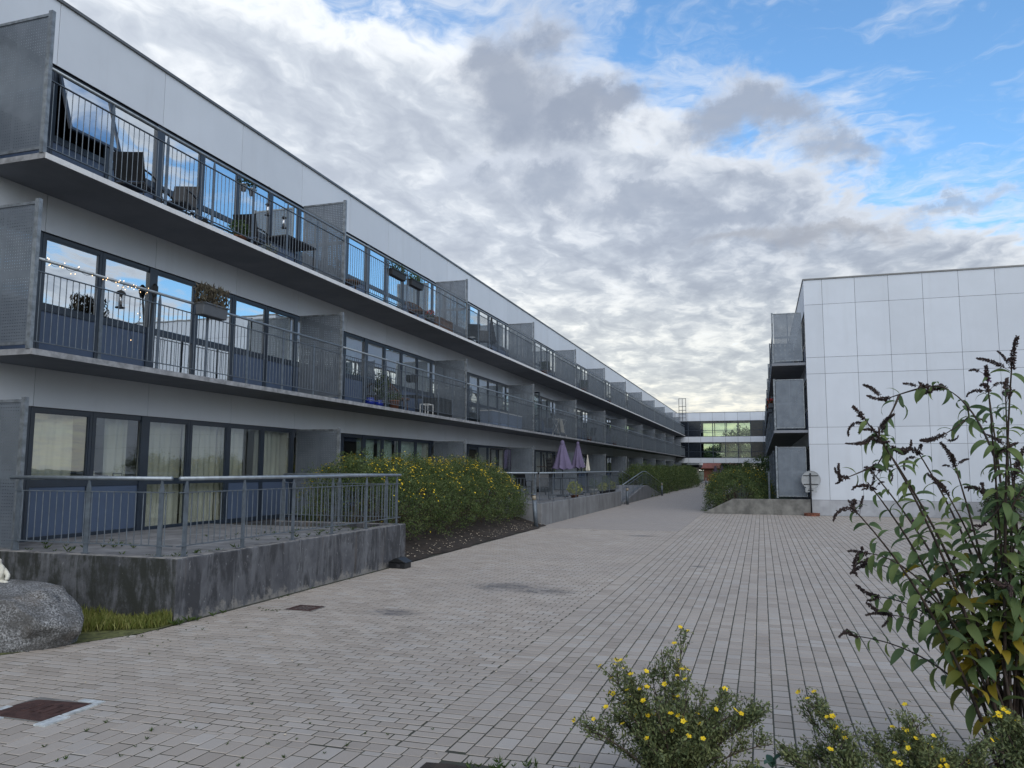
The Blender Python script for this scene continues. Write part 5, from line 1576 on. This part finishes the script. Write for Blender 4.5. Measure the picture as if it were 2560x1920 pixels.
cr = tag(empty('white_crate', (-9.85, 22.25, F2)), 'small white open frame stand on the second middle balcony', 'stand')
q = MB()
for a, b in (((0, 0), (0, 1)), ((0, 1), (1, 1)), ((1, 1), (1, 0)), ((1, 0), (0, 0))):
    for z in (.02, .34): q.bar((-9.98 + .26 * a[0], 22.05 + .38 * a[1], F2 + z), (-9.98 + .26 * b[0], 22.05 + .38 * b[1], F2 + z), .022)
for a in ((0, 0), (0, 1), (1, 1), (1, 0)): q.bar((-9.98 + .26 * a[0], 22.05 + .38 * a[1], F2), (-9.98 + .26 * a[0], 22.05 + .38 * a[1], F2 + .35), .022)
build('frame', q, 'white_paint', cr)
ch = tag(empty('storage_chest', (-10.3, 24.2, F2)), 'dark storage chest beside the screen of the second middle balcony', 'chest')
q = MB(); q.box(-10.6, 23.6, F2, -10.0, 24.75, F2 + .62); build('body', q, 'dark_metal', ch)
q = MB(); q.box(-10.62, 23.58, F2 + .622, -9.98, 24.77, F2 + .68); build('lid', q, 'dark_metal', ch)
# third balconies
chair((-10.25, 27.2, F3), R(210), 'black armchair on the third top-floor balcony, left of the black parasol')
chair((-10.05, 28.0, F3), R(30), 'second black armchair on the third top-floor balcony, nearer the black parasol')
wb = tag(empty('cabinet', (-10.2, 31.0, F2)), 'long pale blue cabinet on the third middle balcony', 'cabinet')
mat('pale_blue', (0.15, 0.19, 0.26), 0.6, var=0.06)
q = MB(); q.box(-10.5, 28.9, F2 + .06, -10.0, 32.9, F2 + .62); build('body', q, 'pale_blue', wb)
q = MB(); q.box(-10.52, 28.88, F2 + .622, -9.98, 32.92, F2 + .66); build('top', q, 'white_pot', wb)
for k in range(4): q = MB(); q.box(-9.999, 28.95 + k * .98, F2 + .1, -9.985, 29.85 + k * .98, F2 + .6); build('door', q, 'pale_blue', wb)
ow = MB(); ow.box(XF, 35.0, 3.6, XF + .05, 35.05, 5.5); 
osd = tag(empty('open_casement', (XF, 35.9, F2)), 'balcony door standing open on the third middle balcony', 'door')
q = MB()
for a, b in (((0, .1), (0, 2.0)), ((.95, .1), (.95, 2.0)), ((0, .1), (.95, .1)), ((0, 2.0), (.95, 2.0)), ((0, .9), (.95, .9))):
    q.bar((XF + .02 + a[0] * .8, 36.4 - a[0] * .6, F2 + a[1]), (XF + .02 + b[0] * .8, 36.4 - b[0] * .6, F2 + b[1]), .06)
build('frame', q, 'frame', osd)
q = MB(); q.bar((XF + .04, 36.38, F2 + 1.05), (XF + .02 + .76, 35.85, F2 + 1.05), .01, 1.9); build('pane', q, 'glass_low', osd)
chair((-10.1, 38.4, F2), R(160), 'grey garden chair on the middle balcony beyond the open door', 'galv')
dr = tag(empty('drying_rack', (-9.95, 39.8, F2)), 'folding drying rack with pale cloth on the fourth middle balcony', 'drying rack')
q = MB()
for yy in (39.2, 40.6):
    q.tube([(-10.3, yy, F2), (-9.85, yy, F2 + .95)], .012, 5); q.tube([(-9.8, yy, F2), (-10.25, yy, F2 + .95)], .012, 5)
for k in range(6): q.tube([(-10.25 + k * .08, 39.2, F2 + .95), (-10.25 + k * .08, 40.6, F2 + .95)], .006, 4)
build('frame', q, 'white_paint', dr)
q = MB(); q.prism([(-10.1, F2 + .2), (-10.06, F2 + .97), (-10.0, F2 + .97), (-9.86, F2 + .25), (-9.88, F2 + .25), (-10.02, F2 + .93), (-10.05, F2 + .93), (-10.08, F2 + .2)], 1, 39.6, 40.3); build('cloth', q, 'cream_cloth', dr)
# more pots and furniture further along, only just made out
for i, (y, zf, wh) in enumerate(((36.3, F3, 'fourth'), (45.0, F3, 'fifth'), (53.2, F3, 'sixth'), (46.5, F2, 'fifth'), (55.0, F2, 'sixth'))):
    potted((-9.85, y, zf), .16, .3, .24, .5, 'green pot plant on the %s %s balcony' % (wh, 'top' if zf == F3 else 'middle'), 'terracotta', 'tree_leaf', 160, .07)
for i, (y, zf, wh) in enumerate(((37.8, F3, 'fourth'), (46.4, F3, 'fifth'), (61.0, F3, 'seventh'), (48.2, F2, 'fifth'))):
    chair((-10.2, y, zf), R(180 + 20 * i), 'dark chair on the %s %s balcony down the left block' % (wh, 'top' if zf == F3 else 'middle'))
# geraniums on the right block
for i, (y, z) in enumerate(((36.5, 4.55), (39.5, 4.55))):
    gr = tag(empty('railing_planter', (RXS - .12, y, z)), ['red geranium box nearest the end wall on the right block', 'second red geranium box along the right block'][i], 'planter', 'geranium boxes on the right block')
    q = MB(); q.box(RXS - .22, y - .4, z, RXS - .04, y + .4, z + .18); build('trough', q, 'grey_pot', gr)
    c = np.stack([rng.uniform(RXS - .28, RXS, 90), rng.uniform(y - .4, y + .4, 90), rng.uniform(z + .18, z + .42, 90)], 1)
    leaves('flowers', c, rand_unit(90), .07, .06, 'red_flower', gr)
    c = np.stack([rng.uniform(RXS - .28, RXS, 160), rng.uniform(y - .4, y + .4, 160), rng.uniform(z + .12, z + .34, 160)], 1)
    leaves('foliage', c, rand_unit(160), .07, .05, 'tree_leaf', gr)
# second terrace: pots and furniture
potted((-7.15, 30.8, .69), .17, .12, .30, .52, 'yellow-leaved plant in a low pot behind the second terrace railing', 'terracotta', 'yellow_plant', 260, .12, group='yellow-leaved pot plants on the second terrace')
wpot = potted((-7.15, 34.5, .69), .19, .26, .22, .5, 'sparse plant in a square white pot on the second terrace', 'white_pot', 'weed', 120, .08)
potted((-7.15, 36.6, .69), .16, .12, .26, .42, 'yellow-leaved plant right of the white pot on the second terrace', 'grey_pot', 'yellow_plant', 200, .11, group='yellow-leaved pot plants on the second terrace')
potted((-7.25, 38.0, .69), .18, .15, .28, .72, 'taller green pot plant near the end of the second terrace', 'grey_pot', 'tree_pale', 240, .10)
potted((-7.15, 39.2, .69), .16, .12, .22, .45, 'yellow-leaved plant at the far corner of the second terrace', 'grey_pot', 'yellow_plant', 180, .11, group='yellow-leaved pot plants on the second terrace')
lt = tag(empty('lattice_panel', (-8.9, 33.6, F1)), 'leaning lattice panel left of the purple parasols', 'lattice')
q = MB()
for k in range(7):
    q.bar((-9.0, 33.2 + k * .14, F1 + .9), (-9.0, 33.2 + k * .14 + .35, F1 + 1.6), .02, .01); q.bar((-8.99, 33.2 + k * .14 + .35, F1 + .9), (-8.99, 33.2 + k * .14, F1 + 1.6), .02, .01)
build('slats', q, 'dark_metal', lt)
q = MB(); q.bar((-9.0, 33.2, F1), (-9.0, 32.9, F1 + 1.75), .05); q.bar((-9.0, 34.4, F1), (-9.0, 34.4, F1 + 1.65), .05); build('frame', q, 'dark_metal', lt)
table((-8.3, 33.9, F1), .9, 1.7, .72, 'dark garden table under the purple parasols', name='garden_table')
chair((-8.9, 29.5, F1), R(170), 'dark garden chair behind the left end of the second terrace railing')
chair((-7.7, 28.0, F1), R(20), 'dark garden chair right behind the second terrace railing')
cab = tag(empty('display_cabinet', (-9.4, 28.4, F1)), 'tall glass cabinet standing on the second terrace', 'cabinet')
q = MB()
for x in (-9.7, -9.2):
    for y in (27.9, 28.8): q.bar((x, y, F1), (x, y, F1 + 1.85), .04)
q.box(-9.72, 27.88, F1 + 1.85, -9.18, 28.82, F1 + 1.89); build('frame', q, 'dark_metal', cab)
q = MB(); q.box(-9.69, 27.92, F1 + .02, -9.21, 28.78, F1 + .95); build('cupboard', q, 'black_plastic', cab)
q = MB(); q.box(-9.19, 27.92, F1 + .97, -9.185, 28.78, F1 + 1.84); build('pane', q, 'glass_low', cab)
shf = tag(empty('shelf', (-10.4, 38.6, F1)), 'dark shelf of small pots against the wall behind the cream parasol', 'shelf')
q = MB(); q.box(-10.6, 37.6, F1, -10.25, 39.4, F1 + .9); build('body', q, 'black_plastic', shf)
q = MB(); q.box(-10.62, 37.55, F1 + 1.2, -10.3, 39.4, F1 + 1.24); build('board', q, 'brown_box', shf)

# ------------------------------------------------------------------ foreground planting


def bez(p0, p1, p2, n):
    return [((1 - t) ** 2) * p0 + 2 * (1 - t) * t * p1 + t * t * p2 for t in [i / n for i in range(n + 1)]]


fl_ = MB()
for k in range(5):
    a = k * 2 * PI / 5; ca, sa = math.cos(a), math.sin(a); t = (-sa, ca)
    f3 = lambda r_, w_, z_: (ca * r_ + t[0] * w_, sa * r_ + t[1] * w_, z_)
    fl_.add([f3(.001, 0, 0), f3(.007, -.0065, .002), f3(.0135, -.005, .0035), f3(.0155, 0, .003), f3(.0135, .005, .0035), f3(.007, .0065, .002)], [(0, 1, 2, 3, 4, 5)])
FLOWER = fl_.mesh('flower', 'petal')


def potentilla(base, rx, ry, h, nst, label, nfl, lean=(0, 0), tuft=1.15, seed=1, twigs=11):
    rr = random.Random(seed)
    base = Vector(base)
    root = tag(empty('potentilla_shrub', base), label, 'shrub', 'yellow-flowering shrubs in the bed')
    st = MB(); C, Dd = [], []; tips = []
    for i in range(nst):
        a = 2 * PI * (i + rr.uniform(-.3, .3)) / nst; k = math.sqrt(rr.uniform(0.02, 1))
        tip = base + Vector((lean[0] + rx * k * math.cos(a), lean[1] + ry * k * math.sin(a), h * (1.0 - 0.55 * k * k) * rr.uniform(.48, 1.04)))
        mid = base + (tip - base) * 0.5 + Vector((-(tip.x - base.x) * .18, -(tip.y - base.y) * .18, h * .12))
        path = bez(base + Vector((rr.uniform(-.05, .05), rr.uniform(-.05, .05), -.02)), mid, tip, 8)
        st.tube(path, [0.008 * (1 - .75 * j / 8) for j in range(9)], 5, False)
        for j in range(twigs):
            t = rr.uniform(.22, 1.0); q = path[min(8, int(t * 8))]
            d = (path[min(8, int(t * 8) + 1)] - path[max(0, int(t * 8) - 1)]).normalized()
            dv = (d * .8 + Vector((rr.gauss(0, .55), rr.gauss(0, .55), rr.uniform(.1, .9)))).normalized(); L = rr.uniform(.06, .17)
            e = q + dv * L
            st.tube([q, q + dv * L * .5 + Vector((0, 0, .008)), e], [.003, .0022, .0013], 4, False)
            m_ = int(rr.uniform(34, 52) * tuft)
            for _ in range(m_):
                s_ = rr.uniform(.25, 1.05)
                p = q + dv * L * s_ + Vector((rr.gauss(0, .017), rr.gauss(0, .017), rr.gauss(0, .015)))
                C.append(p[:]); Dd.append((dv.x * .6 + rr.gauss(0, .7), dv.y * .6 + rr.gauss(0, .7), dv.z * .6 + rr.gauss(.2, .6)))
            tips.append((e, dv))
    tag(build('stems', st, 'twig', root), kind='stuff')
    n = len(C)
    L = rng.uniform(.015, .030, n)
    leaves('foliage', np.array(C), np.array(Dd), L, L * .42, 'potentilla_near', root, True)
    tips.sort(key=lambda q: -q[0].z + .5 * q[0].y + rr.uniform(0, .45))
    for e, dv in tips[:nfl]:
        nrm = (dv + Vector((rr.gauss(0, .35), rr.gauss(0, .35) - .3, .5))).normalized()
        o = inst('flower', FLOWER, e + dv * .01, 0, root, rot=nrm.to_track_quat('Z', 'Y').to_euler()[:], sc=(rr.uniform(.8, 1.2),) * 3)
    return root


potentilla((-0.52, 4.60, 0.01), .56, .34, .86, 40, 'largest yellow-flowering shrub at the bottom edge beside the seedling', 62, lean=(.0, .06), seed=5, twigs=15)
potentilla((0.52, 4.62, 0.01), .20, .18, .64, 11, 'small arching yellow-flowering shrub, the middle one in the bed', 10, lean=(-.30, .12), seed=9)
potentilla((0.80, 4.78, 0.01), .38, .30, .60, 28, 'yellow-flowering shrub right below the tall seed-headed bush', 30, lean=(.02, .05), seed=12)
potentilla((1.36, 4.95, 0.01), .26, .30, .66, 22, 'yellow-flowering shrub at the lower right corner under big leaves', 14, lean=(-.05, .05), seed=17)


def lance_mesh(name, m, ln, wd, droop, seg=7, curl=0.0):
    """a long pointed leaf, folded along its midrib and bending over"""
    q = MB(); vs = []
    ang = 0.15; p = Vector((0, 0, 0)); st_ = ln / seg
    for i in range(seg + 1):
        t = i / seg; w = wd * (math.sin(PI * min(1, (t * .93 + .04)) ** .8) ** .9) * .5 if 0 < i < seg else 0.001
        wv = .05 * wd * math.sin(i * 2.1)
        for s_ in (-1, 0, 1):
            vs.append((p.x, s_ * w, p.z + abs(s_) * w * .30 + s_ * wv * .5))
        ang -= droop / seg * (0.6 + .8 * t); p = p + Vector((math.cos(ang) * st_, 0, math.sin(ang) * st_))
    fs = []
    for i in range(seg):
        for s_ in (0, 1):
            a = i * 3 + s_; fs.append((a, a + 3, a + 4, a + 1))
    q.add(vs, fs)
    return q.mesh(name, m, True)


LEAFM = {}
for mname in ('bud_leaf', 'bud_yellow', 'bud_olive'):
    LEAFM[mname] = [lance_mesh('leaf', mname, 1.0, .29, 1.7), lance_mesh('leaf', mname, 1.0, .33, 1.3), lance_mesh('leaf', mname, 1.0, .24, 2.2), lance_mesh('leaf', mname, 1.0, .26, 1.5)]


def spike_mesh(ln, r, bend, seed, m='spent', n=150):
    rr = random.Random(seed); q = MB()
    axis = []
    p = Vector((0, 0, 0)); a = 0.0
    for i in range(9):
        axis.append(p.copy()); a += bend / 9; p = p + Vector((math.sin(a), 0, math.cos(a))) * ln / 8
    q.tube(axis, [.0028 * (1 - .6 * i / 8) for i in range(9)], 4, False)
    for k in range(n):
        t = rr.random() ** .9; whorl = round(t * 13) / 13 if rr.random() < .75 else t
        f = min(7.999, whorl * 8); i = int(f); c = axis[i].lerp(axis[i + 1], f - i) if i < 8 else axis[8]
        d = Vector((rr.gauss(0, 1), rr.gauss(0, 1), rr.gauss(0, .5))).normalized()
        rad = r * (1 - .62 * whorl ** 1.4) * rr.uniform(.35, 1.0); b = c + d * rad; s_ = rr.uniform(.0034, .0066)
        u = d.orthogonal().normalized(); w = d.cross(u)
        q.add([c + d * rad * .4, b + u * s_, b - u * s_ * .5 + w * s_ * .87, b - u * s_ * .5 - w * s_ * .87, b + d * s_ * 1.6], [(0, 2, 1), (0, 3, 2), (0, 1, 3), (4, 1, 2), (4, 2, 3), (4, 3, 1)])
    return q.mesh('flower_spike', m)


SPIKES = [spike_mesh(.17, .020, .9, 1, n=230), spike_mesh(.13, .018, 1.3, 2, n=180), spike_mesh(.20, .020, .5, 3, n=260), spike_mesh(.10, .016, .2, 4, n=120), spike_mesh(.15, .019, 1.9, 5, n=200), spike_mesh(.18, .018, 2.3, 8, n=220), spike_mesh(.08, .015, 1.0, 9, n=90)]
PURP = spike_mesh(.06, .016, .6, 6, 'fresh_purple', 90)


def buddleja():
    rr = random.Random(21)
    root = tag(empty('butterfly_bush', (1.42, 5.42, 0)), 'tall butterfly bush with dark spent flower spikes at the right edge', 'bush')
    tips = [(0.58, 5.21, 2.21), (0.75, 5.49, 2.29), (0.96, 5.33, 2.35), (1.09, 5.54, 2.38), (1.25, 5.06, 2.42), (1.37, 5.01, 2.48), (1.42, 5.75, 2.41), (0.65, 5.23, 2.12), (0.63, 5.21, 2.02),
            (0.7, 5.9, 1.87), (0.48, 5.42, 1.78), (0.64, 5.43, 1.77), (0.7, 5.58, 1.85), (0.5, 5.14, 1.64), (1.08, 5.57, 2.05), (1.31, 5.78, 2.16), (0.82, 5.47, 1.97), (0.96, 5.67, 2.0), (1.16, 5.6, 1.93),
            (1.5, 5.68, 2.05), (1.33, 5.27, 1.98), (1.53, 5.78, 2.38), (0.56, 5.43, 1.33), (0.63, 5.65, 1.24), (0.67, 5.79, 1.01), (0.72, 5.64, 0.92), (0.53, 5.83, 0.74),
            (1.7, 5.5, 2.3), (1.9, 5.3, 2.0), (1.75, 5.8, 1.7), (2.0, 5.6, 1.5), (1.62, 5.1, 1.9), (1.45, 5.2, 1.55), (1.2, 5.25, 1.5), (1.3, 5.6, 1.75), (1.05, 5.35, 1.75), (1.48, 5.5, 1.85), (1.3, 5.1, 1.2), (1.12, 5.5, 1.2), (1.5, 5.05, 1.4), (1.0, 5.6, .95)]
    lv = []           # leaves: (pos, dir, side, length, kind)
    tips = [Vector(t) for t in tips]
    canes = []
    order = sorted(range(len(tips)), key=lambda i: -tips[i].z)
    for idx, i in enumerate(order):
        tip = tips[i]
        low = tip.z < 1.4
        main = idx % 2 == 0 or low
        if main or not canes:
            b = Vector((1.42 + rr.uniform(-.14, .14), 5.42 + rr.uniform(-.14, .14), 0.0))
            side = (tip - b); hor = Vector((side.x, side.y, 0))
            if low: ctrl = b + Vector((hor.x * .35, hor.y * .35, tip.z * .95 + .10))
            else: ctrl = b + Vector((hor.x * .30, hor.y * .30, tip.z * .62))
            path = bez(b, ctrl, tip, 16); r0 = .012 if not low else .008
        else:
            c = min(canes, key=lambda c_: min((q - tip).length for q in c_[5:12]))
            j = rr.randint(6, 10); b = c[j]; side = tip - b
            path = bez(b, b + Vector((side.x * .35, side.y * .35, side.z * .75 + .04)), tip, 12); r0 = .006
        canes.append(path)
        n = len(path) - 1
        q = MB(); q.tube(path, [r0 * (1 - .8 * k / n) + .0012 for k in range(n + 1)], 6, False); build('stem', q, 'bud_stem', root, True)
        # opposite leaf pairs
        L = sum((path[k + 1] - path[k]).length for k in range(n)); s_ = .14 if main else .06; tw = rr.uniform(0, PI)
        start = .30 if main else .12
        acc = start * L
        while acc < L * .985:
            f = acc / L * n; k = min(n - 1, int(f)); pos = path[k].lerp(path[k + 1], f - k); d = (path[k + 1] - path[k]).normalized()
            u = d.orthogonal().normalized(); u.rotate(Matrix.Rotation(tw, 3, d)); rel = acc / L
            size = (0.235 if main else .17) * (1.05 - .62 * rel) * rr.uniform(.8, 1.2)
            for s2 in (-1, 1):
                dr_ = (u * s2 + d * .25 + Vector((0, 0, .10 - .55 * rr.random()))).normalized()
                kind = 'bud_leaf'
                if pos.z < 1.35 and rr.random() < .20: kind = 'bud_yellow'
                elif rr.random() < (.22 if pos.z < 1.4 else .07): kind = 'bud_olive'
                lv.append((pos, dr_, size, kind))
            tw += PI / 2 + rr.uniform(-.3, .3); acc += rr.uniform(.062, .10) * (1.15 + .55 * min(1, max(0, pos.z - 1.2)))
        # terminal spike and two smaller side spikes
        dd = (path[n] - path[n - 1]).normalized()
        def put(me, p, d_, sc):
            z = d_; x = Vector((d_.x, d_.y, 0)); x = x.normalized() if x.length > .05 else Vector((-1, 0, 0))
            y = z.cross(x)
            y = y.normalized() if y.length > 1e-3 else Vector((0, 1, 0)); x = y.cross(z)
            M = Matrix(((x.x, y.x, z.x), (x.y, y.y, z.y), (x.z, y.z, z.z)))
            inst('flower_spike', me, p, 0, root, rot=M.to_euler()[:], sc=(sc,) * 3)
        put(rr.choice(SPIKES), path[n] - dd * .06, dd, rr.uniform(.8, 1.1))
        for _ in range(rr.choice((1, 2, 2, 3))):
            w = Vector((rr.gauss(0, 1), rr.gauss(0, 1), rr.gauss(.2, .4))).normalized(); d2 = (dd * .6 + w * .8).normalized()
            p0 = path[n - 1].lerp(path[n], rr.uniform(0, .6)); e = p0 + d2 * .07
            q = MB(); q.tube([p0, e], [.002, .0015], 4, False); build('stem', q, 'bud_stem', root)
            put(rr.choice(SPIKES[1:]), e - d2 * .02, d2, rr.uniform(.45, .8))
    for t, d_ in (((1.38, 5.55, 2.40), (0, 0, 1)), ((.95, 5.5, 1.52), (-.9, 0, .2))):
        inst('flower_spike', PURP, t, 0, root, rot=Vector(d_).to_track_quat('Z', 'Y').to_euler()[:])
    # the 300 biggest in view are leaves of their own
    lv.sort(key=lambda q: -(q[2] if q[0].x < 1.62 else q[2] * .2))
    rest = []
    for k, (pos, d_, size, kind) in enumerate(lv):
        x = d_; y = Vector((0, 0, 1)).cross(x); y = y.normalized() if y.length > .05 else Vector((0, 1, 0)); z = x.cross(y)
        Rm = Matrix.Rotation(rr.uniform(-.7, .7), 3, x) @ Matrix(((x.x, y.x, z.x), (x.y, y.y, z.y), (x.z, y.z, z.z)))
        me = rr.choice(LEAFM[kind][:2] if pos.z < 1.55 else LEAFM[kind][2:])
        if k < 295: inst('leaf', me, pos, 0, root, rot=Rm.to_euler()[:], sc=(size,) * 3)
        else: rest.append((me, Matrix.Translation(pos) @ Rm.to_4x4() @ Matrix.Scale(size, 4)))
    if rest:
        q = MB()
        for me, M in rest: q.add([M @ v.co for v in me.vertices], [tuple(p.vertices) for p in me.polygons])
        tag(build('foliage', q, 'bud_leaf', root, True), kind='stuff')
    return root


buddleja()
sd = tag(empty('seedling', (0.0, 4.72, 0.01)), 'blue-green broad-leaved seedling right of the largest flowering shrub', 'seedling')
q = MB(); q.tube([(0.0, 4.72, 0), (0.0, 4.73, .14), (.02, 4.74, .26)], [.005, .004, .002], 5); build('stem', q, 'bud_stem', sd)
leafmat('seed_leaf', (0.03, 0.075, 0.05), (0.045, 0.10, 0.065), (0.06, 0.12, 0.08), .25)
SL = [lance_mesh('leaf', 'seed_leaf', 1.0, .42, .9), lance_mesh('leaf', 'seed_leaf', 1.0, .46, 1.2)]
for k in range(9):
    a = k * 2.4; zz = .10 + .018 * k
    inst('leaf', SL[k % 2], (0.0 + .002 * k, 4.73, zz), 0, sd, rot=(0, -.35 - .05 * k, a), sc=(.15 - .006 * k,) * 3)
hedge('dark_shrubbery', 'dark low shrubbery at the foot of the white end wall far right', 31.2, 33.6, 9.3, 1.5, 1.25, 260, 34, 0, leaf=(.06, .1), m='tree_leaf', taper=(.8, .8), group=None)
